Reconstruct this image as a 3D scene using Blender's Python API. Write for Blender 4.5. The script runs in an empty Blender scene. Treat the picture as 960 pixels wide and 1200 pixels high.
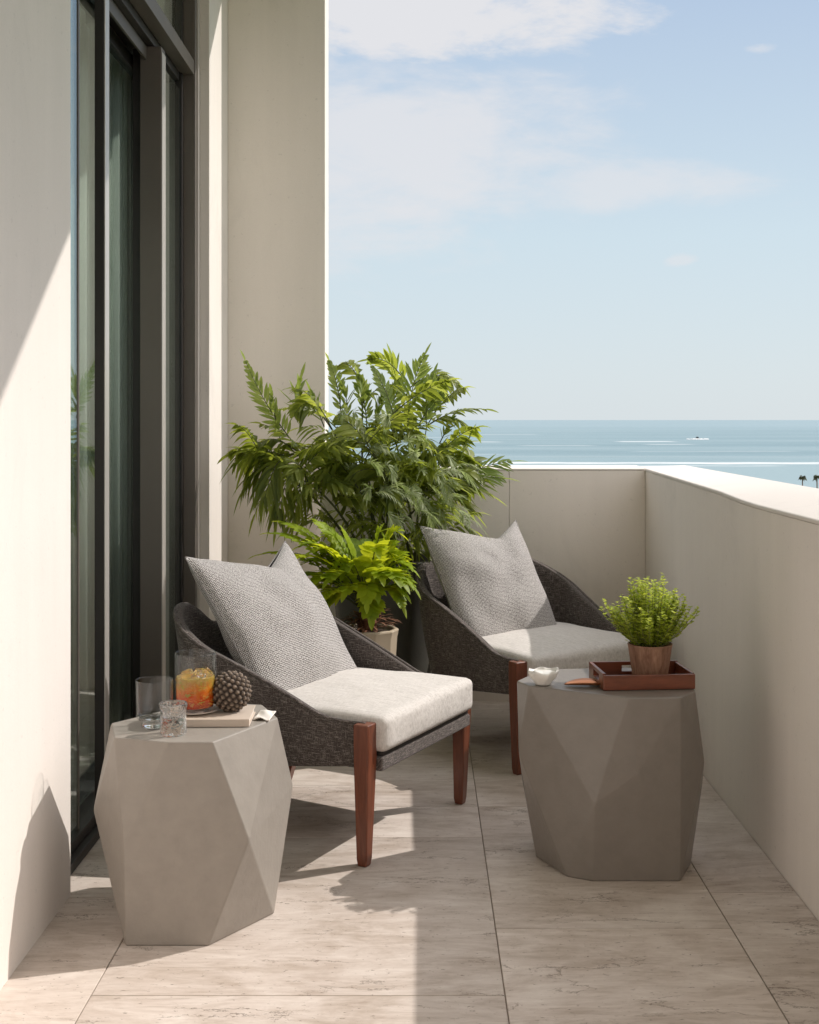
import bpy, bmesh, math, random
from mathutils import Vector, Matrix, Euler, noise as mnoise
R = math.radians
PI = math.pi
random.seed(7)
sc = bpy.context.scene
COL = sc.collection

# ------------------------------------------------------------------ camera
cam = bpy.data.objects.new('camera', bpy.data.cameras.new('camera'))
COL.objects.link(cam)
cam.location = (0, 0, 1.25)
cam.rotation_euler = (R(90), 0, 0)
cam.data.sensor_width = 36
cam.data.lens = 45
cam.data.shift_x = -0.0125
cam.data.shift_y = -0.09
cam.data.clip_start = 0.05
cam.data.clip_end = 200000
sc.camera = cam

# ------------------------------------------------------------------ sun and sky
SUN_AZ = Vector((0.924, 0.382))          # towards the sun, on the ground
SUN_EL = 42.5
sd = Vector((SUN_AZ.x * math.cos(R(SUN_EL)), SUN_AZ.y * math.cos(R(SUN_EL)), math.sin(R(SUN_EL))))
sun = bpy.data.objects.new('sun', bpy.data.lights.new('sun', 'SUN'))
COL.objects.link(sun)
sun.rotation_euler = sd.to_track_quat('Z', 'Y').to_euler()
sun.data.energy = 2.4
sun.data.angle = R(0.5)
sun.data.color = (1.0, 0.935, 0.87)

world = bpy.data.worlds.new('World'); sc.world = world
world.use_nodes = True
nt = world.node_tree; nt.nodes.clear()
def N(t, typ, **kw):
    n = t.nodes.new(typ)
    for k, v in kw.items():
        if k.startswith('i_'):
            n.inputs[k[2:].replace('_', ' ')].default_value = v
        else: setattr(n, k, v)
    return n
def mathn(t, op, a, b=None, c=None, clamp=False):
    n = t.nodes.new('ShaderNodeMath'); n.operation = op; n.use_clamp = clamp
    for i, v in enumerate((a, b, c)):
        if v is None: continue
        if isinstance(v, (int, float)): n.inputs[i].default_value = v
        else: t.links.new(v, n.inputs[i])
    return n.outputs[0]
def ramp(t, fac, stops, interp='LINEAR'):
    n = t.nodes.new('ShaderNodeValToRGB'); n.color_ramp.interpolation = interp
    e = n.color_ramp.elements
    while len(e) < len(stops): e.new(0.5)
    for el, (p, c) in zip(e, stops):
        el.position = p; el.color = (c[0], c[1], c[2], 1) if not isinstance(c, (int, float)) else (c, c, c, 1)
    t.links.new(fac, n.inputs[0]); return n.outputs[0]
def mixc(t, fac, a, b, mode='MIX'):
    n = t.nodes.new('ShaderNodeMix'); n.data_type = 'RGBA'; n.blend_type = mode
    for i, v in ((0, fac), (6, a), (7, b)):
        if isinstance(v, (int, float)): n.inputs[i].default_value = v
        elif isinstance(v, tuple): n.inputs[i].default_value = (*v[:3], 1)
        else: t.links.new(v, n.inputs[i])
    return n.outputs[2]
def smooth(t, v, a, b):
    n = t.nodes.new('ShaderNodeMapRange'); n.interpolation_type = 'SMOOTHSTEP'
    t.links.new(v, n.inputs[0]); n.inputs[1].default_value = a; n.inputs[2].default_value = b
    return n.outputs[0]

sky = N(nt, 'ShaderNodeTexSky', sky_type='NISHITA', sun_disc=False)
sky.sun_elevation = R(SUN_EL)
sky.sun_rotation = math.atan2(SUN_AZ.x, SUN_AZ.y)
sky.altitude = 0; sky.air_density = 1.0; sky.dust_density = 1.2; sky.ozone_density = 1.2
tc = N(nt, 'ShaderNodeTexCoord')
sep = N(nt, 'ShaderNodeSeparateXYZ'); nt.links.new(tc.outputs['Generated'], sep.inputs[0])
X, Y, Z = sep.outputs
az = mathn(nt, 'ARCTAN2', X, Y)              # 0 straight out to sea
elv = mathn(nt, 'ARCSINE', Z)
def blob(cx, cz, wx, wz, a=0.35, b=1.0):
    """soft elliptical bank of cloud round one compass direction"""
    dx = mathn(nt, 'DIVIDE', mathn(nt, 'SUBTRACT', az, cx), wx)
    dz = mathn(nt, 'DIVIDE', mathn(nt, 'SUBTRACT', elv, cz), wz)
    r = mathn(nt, 'ADD', mathn(nt, 'MULTIPLY', dx, dx), mathn(nt, 'MULTIPLY', dz, dz))
    return mathn(nt, 'EXPONENT', mathn(nt, 'MULTIPLY', r, -1.0))
comb = N(nt, 'ShaderNodeCombineXYZ')
nt.links.new(mathn(nt, 'MULTIPLY', az, 1.0), comb.inputs[0])
nt.links.new(mathn(nt, 'MULTIPLY', elv, 2.6), comb.inputs[1])
def wnoise(scale, detail=8, rough=0.55, off=0.0, dist=0.0):
    m = N(nt, 'ShaderNodeMapping'); m.inputs[1].default_value = (off, off * .7, off)
    nt.links.new(comb.outputs[0], m.inputs[0])
    n = N(nt, 'ShaderNodeTexNoise'); n.inputs['Scale'].default_value = scale
    n.inputs['Detail'].default_value = detail; n.inputs['Roughness'].default_value = rough
    n.inputs['Distortion'].default_value = dist
    nt.links.new(m.outputs[0], n.inputs[0]); return n.outputs[0]
n1 = wnoise(7, 9, .6, 3.1, .4)
n2 = wnoise(22, 8, .6, 9.3)
bankA = blob(0.0, 0.308, 0.18, 0.046)       # high bank, upper left of the view
bankB = blob(-0.05, 0.205, 0.21, 0.085)      # broad veil below it
bankC = blob(0.15, 0.178, 0.16, 0.026)
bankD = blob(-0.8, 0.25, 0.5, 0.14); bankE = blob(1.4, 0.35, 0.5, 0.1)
def cover(bank, th, soft, gain):
    v = mathn(nt, 'ADD', bank, mathn(nt, 'MULTIPLY', mathn(nt, 'SUBTRACT', mathn(nt, 'ADD', mathn(nt, 'MULTIPLY', n1, .7), mathn(nt, 'MULTIPLY', n2, .3)), .5), 2.1))
    return mathn(nt, 'MULTIPLY', smooth(nt, v, th, th + soft), gain)
c = cover(bankA, .42, .34, .95)
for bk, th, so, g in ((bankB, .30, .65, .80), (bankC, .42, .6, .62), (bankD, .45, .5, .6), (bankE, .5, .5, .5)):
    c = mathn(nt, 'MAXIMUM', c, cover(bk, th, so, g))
small = mathn(nt, 'MULTIPLY', smooth(nt, mathn(nt, 'ADD', mathn(nt, 'MAXIMUM', blob(.2585, .273, .020, .006), blob(.2, .122, .018, .007)), mathn(nt, 'MULTIPLY', mathn(nt, 'SUBTRACT', n2, .5), 1.4)), .5, 1.0), .5)
c = mathn(nt, 'MAXIMUM', c, small)
# pale sea air low over the horizon
haze_f = mathn(nt, 'EXPONENT', mathn(nt, 'MULTIPLY', mathn(nt, 'ABSOLUTE', elv), -7.0))
skyg = N(nt, 'ShaderNodeMix'); skyg.data_type = 'RGBA'; skyg.blend_type = 'MULTIPLY'
skyg.inputs[0].default_value = 1.0; nt.links.new(sky.outputs[0], skyg.inputs[6]); skyg.inputs[7].default_value = (1.0, 1.0, 1.0, 1)
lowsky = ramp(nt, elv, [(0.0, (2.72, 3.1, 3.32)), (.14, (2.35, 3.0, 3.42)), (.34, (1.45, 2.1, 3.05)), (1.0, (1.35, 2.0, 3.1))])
veil = mixc(nt, .6, skyg.outputs[2], (9.6, 9.1, 8.6))  # overhead sky out of view, brightened to add fill light
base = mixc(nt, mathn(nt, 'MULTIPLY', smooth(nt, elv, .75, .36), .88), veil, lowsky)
landward_fill = smooth(nt, Y, .15, -.35)
base = mixc(nt, mathn(nt, 'MULTIPLY', landward_fill, .6), base, (7.6, 7.1, 6.6))  # unseen sky behind the camera, raised as added fill light
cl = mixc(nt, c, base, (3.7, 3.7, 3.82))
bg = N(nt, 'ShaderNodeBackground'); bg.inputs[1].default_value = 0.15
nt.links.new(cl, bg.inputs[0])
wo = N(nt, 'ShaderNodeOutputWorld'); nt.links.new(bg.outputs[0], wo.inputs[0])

sc.view_settings.view_transform = 'Standard'
sc.view_settings.look = 'None'
sc.view_settings.gamma = 1
sc.view_settings.exposure = 0.5
sc.view_settings.use_curve_mapping = False
cy = sc.cycles
cy.use_denoising = True
cy.max_bounces = 10; cy.diffuse_bounces = 5; cy.glossy_bounces = 5; cy.transmission_bounces = 10; cy.transparent_max_bounces = 16
cy.sample_clamp_indirect = 6
cy.caustics_reflective = False; cy.caustics_refractive = True

# ------------------------------------------------------------------ helpers
def tag(o, label=None, cat=None, group=None, kind=None):
    if label: o['label'] = label
    if cat: o['category'] = cat
    if group: o['group'] = group
    if kind: o['kind'] = kind
    return o
def thing(name, label, cat, loc=(0, 0, 0), rz=0, group=None):
    o = bpy.data.objects.new(name, None); COL.objects.link(o)
    o.empty_display_size = 0.1
    o.location = loc; o.rotation_euler = (0, 0, rz)
    return tag(o, label, cat, group)
class MB:
    def __init__(s): s.v = []; s.f = []; s.uv = None; s.rnd = []
    def add(s, verts, faces, rnd=None):
        b = len(s.v); s.v.extend([tuple(p) for p in verts])
        for f in faces: s.f.append(tuple(i + b for i in f)); s.rnd.append(rnd if rnd is not None else 0.5)
    def box(s, x0, x1, y0, y1, z0, z1, rnd=None):
        s.add([(x0,y0,z0),(x1,y0,z0),(x1,y1,z0),(x0,y1,z0),(x0,y0,z1),(x1,y0,z1),(x1,y1,z1),(x0,y1,z1)],
              [(0,3,2,1),(4,5,6,7),(0,1,5,4),(1,2,6,5),(2,3,7,6),(3,0,4,7)], rnd)
    def prism(s, poly, z0, z1):
        n = len(poly)
        s.add([(x, y, z0) for x, y in poly] + [(x, y, z1) for x, y in poly],
              [tuple(range(n))[::-1], tuple(range(n, 2*n))] + [(i, (i+1) % n, n + (i+1) % n, n + i) for i in range(n)])
    def tube(s, pts, rad, n=8, rnd=None):
        pts = [Vector(p) for p in pts]; m = len(pts)
        rad = rad if isinstance(rad, (list, tuple)) else [rad]*m
        vs = []; up = Vector((0.13, 0.21, 1)).normalized()
        for i, p in enumerate(pts):
            t = (pts[min(i+1, m-1)] - pts[max(i-1, 0)]).normalized()
            a = t.cross(up)
            if a.length < .05: a = t.cross(Vector((1, 0, 0)))
            a.normalize(); b = t.cross(a)
            for k in range(n):
                an = 2*PI*k/n
                vs.append(p + (a*math.cos(an) + b*math.sin(an))*rad[i])
        fs = []
        for i in range(m-1):
            for k in range(n):
                k2 = (k+1) % n
                fs.append((i*n+k, i*n+k2, (i+1)*n+k2, (i+1)*n+k))
        fs.append(tuple(range(n))[::-1]); fs.append(tuple(range((m-1)*n, m*n)))
        s.add(vs, fs, rnd)
    def lathe(s, prof, n=48, c=(0, 0, 0), close=False, wob=None):
        vs = []; fs = []; m = len(prof)
        for i, (r, z) in enumerate(prof):
            for k in range(n):
                a = 2*PI*k/n; rr = r*(1 + (wob(a, z) if wob else 0))
                vs.append((c[0] + rr*math.cos(a), c[1] + rr*math.sin(a), c[2] + z))
        for i in range(m if close else m-1):
            i2 = (i+1) % m
            for k in range(n):
                k2 = (k+1) % n
                fs.append((i*n+k, i*n+k2, i2*n+k2, i2*n+k))
        if not close:
            if prof[0][0] > 1e-5: fs.append(tuple(range(n))[::-1])
            if prof[-1][0] > 1e-5: fs.append(tuple(range((m-1)*n, m*n)))
        s.add(vs, fs)
    def build(s, name, mat, parent=None, smooth=False, bevel=0, seg=2, merge=False, angle=35):
        me = bpy.data.meshes.new(name); me.from_pydata(s.v, [], s.f); me.validate()
        if s.uv:
            ul = me.uv_layers.new(name='UVMap')
            for lp in me.loops: ul.data[lp.index].uv = s.uv[lp.vertex_index]
        if len(set(s.rnd)) > 1 and len(s.rnd) == len(me.polygons):
            at = me.attributes.new('rnd', 'FLOAT', 'FACE')
            at.data.foreach_set('value', s.rnd)
        bm = bmesh.new(); bm.from_mesh(me)
        if merge: bmesh.ops.remove_doubles(bm, verts=bm.verts, dist=1e-5)
        bmesh.ops.recalc_face_normals(bm, faces=bm.faces) if smooth != 'leaf' else None
        bm.to_mesh(me); bm.free()
        if smooth: me.polygons.foreach_set('use_smooth', [True]*len(me.polygons))
        me.materials.append(mat)
        o = bpy.data.objects.new(name, me); COL.objects.link(o); o.parent = parent
        if bevel:
            b = o.modifiers.new('bevel', 'BEVEL'); b.width = bevel; b.segments = seg; b.limit_method = 'ANGLE'; b.angle_limit = R(angle)
            me.polygons.foreach_set('use_smooth', [True]*len(me.polygons))
            b.harden_normals = True
        return o

# ------------------------------------------------------------------ materials
def mat(name):
    m = bpy.data.materials.new(name); m.use_nodes = True
    t = m.node_tree; b = t.nodes['Principled BSDF']
    return m, t, b
def bump(t, b, h, dist, strength=1.0, after=None):
    n = t.nodes.new('ShaderNodeBump'); n.inputs['Distance'].default_value = dist; n.inputs['Strength'].default_value = strength
    t.links.new(h, n.inputs['Height'])
    if after is not None: t.links.new(after, n.inputs['Normal'])
    t.links.new(n.outputs[0], b.inputs['Normal']); return n.outputs[0]
def coord(t, kind='Object', scale=(1, 1, 1), loc=(0, 0, 0)):
    c = t.nodes.new('ShaderNodeTexCoord'); m = t.nodes.new('ShaderNodeMapping')
    m.inputs[3].default_value = scale; m.inputs[1].default_value = loc
    t.links.new(c.outputs[kind], m.inputs[0]); return m.outputs[0]
def noisen(t, vec, scale, detail=4, rough=.5, dist=0):
    n = t.nodes.new('ShaderNodeTexNoise'); n.inputs['Scale'].default_value = scale; n.inputs['Detail'].default_value = detail
    n.inputs['Roughness'].default_value = rough; n.inputs['Distortion'].default_value = dist
    t.links.new(vec, n.inputs['Vector']); return n.outputs[0]

def m_plaster(name, colr, var=.06, streak=.05):
    m, t, b = mat(name)
    v = coord(t)
    big = noisen(t, v, 1.3, 4, .6)
    st = noisen(t, coord(t, scale=(7, 7, .5)), 1.6, 5, .6)
    fine = noisen(t, v, 260, 4, .6)
    mid = noisen(t, v, 18, 5, .6)
    f = mathn(t, 'ADD', mathn(t, 'MULTIPLY', mathn(t, 'SUBTRACT', big, .5), var*2), mathn(t, 'MULTIPLY', mathn(t, 'SUBTRACT', st, .5), streak*2))
    f = mathn(t, 'ADD', mathn(t, 'ADD', f, mathn(t, 'MULTIPLY', mathn(t, 'SUBTRACT', fine, .5), .10)), 1.0)
    f = mathn(t, 'SUBTRACT', f, mathn(t, 'MULTIPLY', smooth(t, noisen(t, coord(t, scale=(1.2, 1.2, .8)), 2.4, 6, .65, .8), .56, .74), .07))
    f = mathn(t, 'SUBTRACT', f, mathn(t, 'MULTIPLY', smooth(t, noisen(t, v, 55, 3, .6), .66, .72), .10))
    cc = t.nodes.new('ShaderNodeVectorMath'); cc.operation = 'SCALE'; cc.inputs[0].default_value = colr
    t.links.new(f, cc.inputs['Scale']); t.links.new(cc.outputs[0], b.inputs['Base Color'])
    b.inputs['Roughness'].default_value = .85; b.inputs['Specular IOR Level'].default_value = .25
    bump(t, b, mathn(t, 'ADD', mathn(t, 'MULTIPLY', fine, .5), mid), .0012, .6)
    return m
M = {}
M['plaster'] = m_plaster('plaster', (.82, .768, .72))
M['plaster_warm'] = m_plaster('plaster_warm', (.86, .805, .745))
M['coping'] = m_plaster('coping', (.76, .72, .68), .03, .0)

def m_travertine():
    m, t, b = mat('travertine')
    geo = t.nodes.new('ShaderNodeAttribute'); geo.attribute_name = 'rnd'
    tc_ = t.nodes.new('ShaderNodeTexCoord')
    off = t.nodes.new('ShaderNodeVectorMath'); off.operation = 'MULTIPLY_ADD'
    off.inputs[1].default_value = (1, 1, 1)
    cb = t.nodes.new('ShaderNodeCombineXYZ')
    t.links.new(mathn(t, 'MULTIPLY', geo.outputs['Fac'], 17.0), cb.inputs[0]); t.links.new(mathn(t, 'MULTIPLY', geo.outputs['Fac'], 31.0), cb.inputs[1])
    t.links.new(tc_.outputs['Object'], off.inputs[0]); t.links.new(cb.outputs[0], off.inputs[2])
    def mp(sx, sy):
        mm = t.nodes.new('ShaderNodeMapping'); mm.inputs[3].default_value = (sx, sy, 1); mm.inputs[2].default_value = (0, 0, R(3))
        t.links.new(off.outputs[0], mm.inputs[0]); return mm.outputs[0]
    veins = noisen(t, mp(2.0, 6.5), 1.5, 10, .72, 1.6)
    veins2 = noisen(t, mp(4, 30), 1.6, 8, .75, 1.2)
    cloud = noisen(t, mp(1, 1.6), 2.6, 7, .65, .8)
    speck = noisen(t, mp(1, 2.6), 34, 5, .65)
    vv = mathn(t, 'ADD', mathn(t, 'MULTIPLY', veins, .42), mathn(t, 'ADD', mathn(t, 'MULTIPLY', veins2, .22), mathn(t, 'MULTIPLY', cloud, .36)))
    c1 = ramp(t, vv, [(.32, (.33, .25, .20)), (.41, (.47, .395, .335)), (.50, (.60, .525, .47)), (.62, (.74, .675, .62))])
    # small pits of the stone
    pit = smooth(t, speck, .37, .31)
    lines = smooth(t, veins2, .36, .30)
    crk = t.nodes.new('ShaderNodeTexVoronoi'); crk.feature = 'DISTANCE_TO_EDGE'; crk.inputs['Scale'].default_value = 3.2; crk.inputs['Randomness'].default_value = 1
    wv = t.nodes.new('ShaderNodeVectorMath'); wv.operation = 'MULTIPLY_ADD'; wv.inputs[1].default_value = (.5, .22, .3)
    nn_ = t.nodes.new('ShaderNodeTexNoise'); nn_.inputs['Scale'].default_value = 5; nn_.inputs['Detail'].default_value = 7; nn_.inputs['Roughness'].default_value = .7
    t.links.new(mp(1, 2.2), nn_.inputs['Vector']); t.links.new(nn_.outputs['Color'], wv.inputs[0]); t.links.new(mp(.6, 2.4), wv.inputs[2]); t.links.new(wv.outputs[0], crk.inputs['Vector'])
    brk = smooth(t, noisen(t, mp(1, 1), 4.5, 3, .5), .50, .60)
    crack = mathn(t, 'MULTIPLY', mathn(t, 'MULTIPLY', smooth(t, crk.outputs['Distance'], .010, .001), brk), .75)
    holes = smooth(t, noisen(t, mp(1, 1.7), 75, 3, .6), .33, .28)
    patch = smooth(t, noisen(t, mp(.8, 2.0), 2.2, 6, .7, 1.0), .52, .68)
    dark = mathn(t, 'MAXIMUM', mathn(t, 'MULTIPLY', pit, .7), mathn(t, 'MULTIPLY', lines, .45))
    dark = mathn(t, 'MAXIMUM', dark, mathn(t, 'MAXIMUM', crack, mathn(t, 'MULTIPLY', holes, .6)))
    c1 = mixc(t, mathn(t, 'MULTIPLY', patch, .34), c1, (.33, .245, .185))
    c2 = mixc(t, dark, c1, (.15, .10, .07))
    v2 = t.nodes.new('ShaderNodeVectorMath'); v2.operation = 'SCALE'
    t.links.new(c2, v2.inputs[0]); t.links.new(mathn(t, 'ADD', mathn(t, 'MULTIPLY', geo.outputs['Fac'], .16), .96), v2.inputs['Scale'])
    t.links.new(v2.outputs[0], b.inputs['Base Color'])
    t.links.new(mathn(t, 'ADD', mathn(t, 'MULTIPLY', vv, .3), .42), b.inputs['Roughness'])
    b.inputs['Specular IOR Level'].default_value = .35
    bump(t, b, mathn(t, 'SUBTRACT', mathn(t, 'MULTIPLY', vv, .4), mathn(t, 'MULTIPLY', dark, 1.0)), .0016, .8)
    return m
M['travertine'] = m_travertine()

def simple(name, col, rough=.5, metal=0, spec=.5, nscale=0, namp=.1, bdist=0, bscale=100):
    m, t, b = mat(name)
    b.inputs['Base Color'].default_value = (*col, 1); b.inputs['Roughness'].default_value = rough
    b.inputs['Metallic'].default_value = metal; b.inputs['Specular IOR Level'].default_value = spec
    v = coord(t)
    if nscale:
        n = noisen(t, v, nscale, 5, .6)
        cc = t.nodes.new('ShaderNodeVectorMath'); cc.operation = 'SCALE'; cc.inputs[0].default_value = col
        t.links.new(mathn(t, 'ADD', mathn(t, 'MULTIPLY', mathn(t, 'SUBTRACT', n, .5), namp*2), 1), cc.inputs['Scale'])
        t.links.new(cc.outputs[0], b.inputs['Base Color'])
        t.links.new(mathn(t, 'ADD', mathn(t, 'MULTIPLY', mathn(t, 'SUBTRACT', n, .5), .2), rough), b.inputs['Roughness'])
    if bdist: bump(t, b, noisen(t, v, bscale, 4, .6), bdist, .7)
    return m
M['grout'] = simple('grout', (.27, .22, .18), .9)
M['concrete'] = simple('concrete', (.31, .283, .252), .48, spec=.3, nscale=22, namp=.15, bdist=.0014, bscale=60)
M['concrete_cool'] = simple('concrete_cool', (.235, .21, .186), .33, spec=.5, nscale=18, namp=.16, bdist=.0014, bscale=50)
M['planter'] = simple('planter_glaze', (.085, .083, .07), .6, nscale=6, namp=.12, bdist=.001)
M['bronze'] = simple('bronze_frame', (.155, .135, .12), .42, metal=.35, nscale=4, namp=.08)
M['bronze_dark'] = simple('bronze_dark', (.035, .031, .030), .45, metal=.3)
M['silver'] = simple('silver_edge', (.62, .59, .56), .35, metal=.5)  # sunlight on the frame edges put into a pale metal tone
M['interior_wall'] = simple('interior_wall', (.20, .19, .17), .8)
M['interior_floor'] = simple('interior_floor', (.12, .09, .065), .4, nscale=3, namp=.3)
M['curtain'] = simple('curtain', (.86, .88, .82), .9, nscale=3, namp=.1)
M['soil'] = simple('soil', (.05, .032, .02), .95, nscale=50, namp=.5, bdist=.01, bscale=40)
M['clay'] = simple('clay_pot', (.52, .43, .32), .45, nscale=8, namp=.15)
M['book_cover'] = simple('book_cover', (.58, .49, .41), .6, nscale=30, namp=.06)
M['paper'] = simple('paper', (.70, .64, .56), .8)
M['napkin'] = simple('napkin', (.80, .76, .71), .8, nscale=20, namp=.05)
M['saucer'] = simple('saucer', (.74, .66, .58), .25)
M['ceramic'] = simple('ceramic', (.80, .78, .74), .3, nscale=14, namp=.08)
M['seed'] = simple('seed_ball', (.15, .115, .085), .75, nscale=90, namp=.5, bdist=.002, bscale=200)
M['copper'] = simple('copper', (.50, .21, .10), .3, metal=.75, nscale=10, namp=.2)
M['husk'] = simple('husk', (.20, .085, .045), .7, nscale=60, namp=.5)
M['stem'] = simple('stem', (.085, .10, .035), .6, nscale=40, namp=.4)
M['twig'] = simple('twig', (.20, .22, .07), .8, nscale=40, namp=.4)
M['white_paint'] = simple('white_paint', (.75, .75, .74), .4)
M['dark_paint'] = simple('dark_paint', (.03, .04, .05), .5)
M['foam'] = simple('sea_foam', (.85, .87, .88), .9)
M['trunk'] = simple('palm_bark', (.12, .09, .065), .9, nscale=6, namp=.4)
M['ice'] = None

def m_wood(name, c1, c2, rough=.35, scale=(30, 30, 3), rot=(0, 0, 0), coat=.3, nz=1.4):
    m, t, b = mat(name)
    v = coord(t, scale=scale)
    g = noisen(t, v, nz, 7, .65, .6)
    g2 = noisen(t, v, nz*5, 4, .6)
    f = mathn(t, 'ADD', mathn(t, 'MULTIPLY', g, .75), mathn(t, 'MULTIPLY', g2, .25))
    t.links.new(ramp(t, f, [(.32, c1), (.68, c2)]), b.inputs['Base Color'])
    b.inputs['Roughness'].default_value = rough; b.inputs['Coat Weight'].default_value = coat; b.inputs['Coat Roughness'].default_value = .25
    bump(t, b, f, .0006, .5)
    return m
M['leg_wood'] = m_wood('leg_wood', (.085, .022, .010), (.24, .070, .032))
M['tray_wood'] = m_wood('tray_wood', (.10, .026, .012), (.24, .068, .03), scale=(4, 30, 30))
M['pot_wood'] = m_wood('pot_wood', (.13, .055, .03), (.40, .23, .15), rough=.7, scale=(34, 34, 5), coat=0, nz=1.8)

def m_weave():
    m, t, b = mat('dark_weave')
    wa = noisen(t, coord(t, 'UV', (330, 40, 1)), 1.0, 3, .6)
    we = noisen(t, coord(t, 'UV', (40, 330, 1), (3, 7, 0)), 1.0, 3, .6)
    fine = noisen(t, coord(t, 'UV', (320, 320, 1)), 1.0, 2, .5)
    big = noisen(t, coord(t, 'UV', (9, 9, 1)), 1.0, 3, .5)
    f = mathn(t, 'MAXIMUM', mathn(t, 'MULTIPLY', wa, .95), we)
    f = mathn(t, 'ADD', mathn(t, 'MULTIPLY', f, .7), mathn(t, 'MULTIPLY', fine, .3))
    f = mathn(t, 'ADD', f, mathn(t, 'MULTIPLY', mathn(t, 'SUBTRACT', big, .5), .06))
    t.links.new(ramp(t, f, [(.38, (.026, .021, .020)), (.52, (.088, .073, .067)), (.66, (.31, .27, .245))]), b.inputs['Base Color'])
    b.inputs['Roughness'].default_value = .85; b.inputs['Sheen Weight'].default_value = .15; b.inputs['Specular IOR Level'].default_value = .2
    bump(t, b, f, .003, 1)
    return m
M['weave'] = m_weave()
def m_boucle(name, dark, light, sc_=190):
    m, t, b = mat(name)
    uv = coord(t, 'UV')
    jit = t.nodes.new('ShaderNodeTexVoronoi'); jit.inputs['Scale'].default_value = sc_; jit.inputs['Randomness'].default_value = .22
    t.links.new(uv, jit.inputs['Vector'])
    d = jit.outputs['Distance']
    big = noisen(t, uv, 6, 3, .5)
    f = mathn(t, 'ADD', d, mathn(t, 'MULTIPLY', mathn(t, 'SUBTRACT', noisen(t, uv, 400, 2, .5), .5), .25))
    t.links.new(ramp(t, f, [(.22, light), (.54, dark)]), b.inputs['Base Color'])
    b.inputs['Roughness'].default_value = .95; b.inputs['Sheen Weight'].default_value = .2; b.inputs['Specular IOR Level'].default_value = .15
    h = mathn(t, 'ADD', mathn(t, 'MULTIPLY', f, -1), mathn(t, 'MULTIPLY', big, .3))
    bump(t, b, h, .004, 1)
    return m
M['boucle'] = m_boucle('pillow_boucle', (.13, .118, .112), (.82, .79, .77))
def m_linen():
    m, t, b = mat('cushion_linen')
    wa = noisen(t, coord(t, 'Object', (420, 60, 60)), 1.0, 3, .6)
    we = noisen(t, coord(t, 'Object', (60, 420, 60)), 1.0, 3, .6)
    sl = noisen(t, coord(t, 'Object', (150, 14, 90)), 1.0, 4, .6)
    f = mathn(t, 'ADD', mathn(t, 'MULTIPLY', mathn(t, 'ADD', wa, we), .35), mathn(t, 'MULTIPLY', sl, .3))
    t.links.new(ramp(t, f, [(.32, (.44, .415, .39)), (.48, (.62, .59, .56)), (.64, (.74, .71, .68))]), b.inputs['Base Color'])
    b.inputs['Roughness'].default_value = .9; b.inputs['Specular IOR Level'].default_value = .15
    big = noisen(t, coord(t), 7, 3, .5)
    n0 = bump(t, b, big, .012, .6)
    bump(t, b, f, .0025, 1, after=n0)
    return m
M['linen'] = m_linen()

def m_leaf(name, cols, trans, rough=.38, tfac=.42):
    m, t, b = mat(name)
    at = t.nodes.new('ShaderNodeAttribute'); at.attribute_name = 'rnd'
    v = coord(t)
    f = mathn(t, 'ADD', mathn(t, 'MULTIPLY', at.outputs['Fac'], .8), mathn(t, 'MULTIPLY', noisen(t, v, 9, 2, .5), .2))
    colr = ramp(t, f, [(i/(len(cols)-1), c_) for i, c_ in enumerate(cols)])
    t.links.new(colr, b.inputs['Base Color']); b.inputs['Roughness'].default_value = rough
    b.inputs['Specular IOR Level'].default_value = .45
    tr = t.nodes.new('ShaderNodeBsdfTranslucent')
    t.links.new(ramp(t, f, [(i/(len(trans)-1), c_) for i, c_ in enumerate(trans)]), tr.inputs[0])
    mx = t.nodes.new('ShaderNodeMixShader'); mx.inputs[0].default_value = tfac
    t.links.new(b.outputs[0], mx.inputs[1]); t.links.new(tr.outputs[0], mx.inputs[2])
    t.links.new(mx.outputs[0], t.nodes['Material Output'].inputs[0])
    return m
M['leaf_dark'] = m_leaf('palm_leaf', [(.065, .09, .02), (.16, .20, .04), (.32, .36, .09)], [(.24, .30, .03), (.50, .58, .06), (.74, .80, .14)], .38, .48)
M['leaf_tip'] = m_leaf('young_leaf', [(.10, .15, .035), (.17, .24, .06), (.27, .34, .10)], [(.30, .42, .06), (.45, .56, .09), (.6, .68, .16)])
M['leaf_silver'] = m_leaf('feathery_leaf', [(.20, .25, .11), (.34, .40, .21), (.50, .55, .36)], [(.3, .4, .1), (.42, .52, .18), (.6, .66, .32)], .6, .45)
M['leaf_fern'] = m_leaf('fern_leaf', [(.13, .21, .015), (.28, .38, .02), (.48, .56, .03)], [(.46, .58, .02), (.74, .80, .03), (.94, .92, .05)], .5, .5)
M['leaf_shrub'] = m_leaf('shrub_leaf', [(.20, .27, .03), (.40, .48, .07), (.60, .66, .16)], [(.50, .60, .06), (.72, .80, .10), (.88, .92, .2)], .5, .5)
M['leaf_far'] = m_leaf('far_palm_leaf', [(.035, .045, .02), (.06, .07, .03)], [(.05, .07, .02), (.08, .1, .03)], .6, .3)

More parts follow.
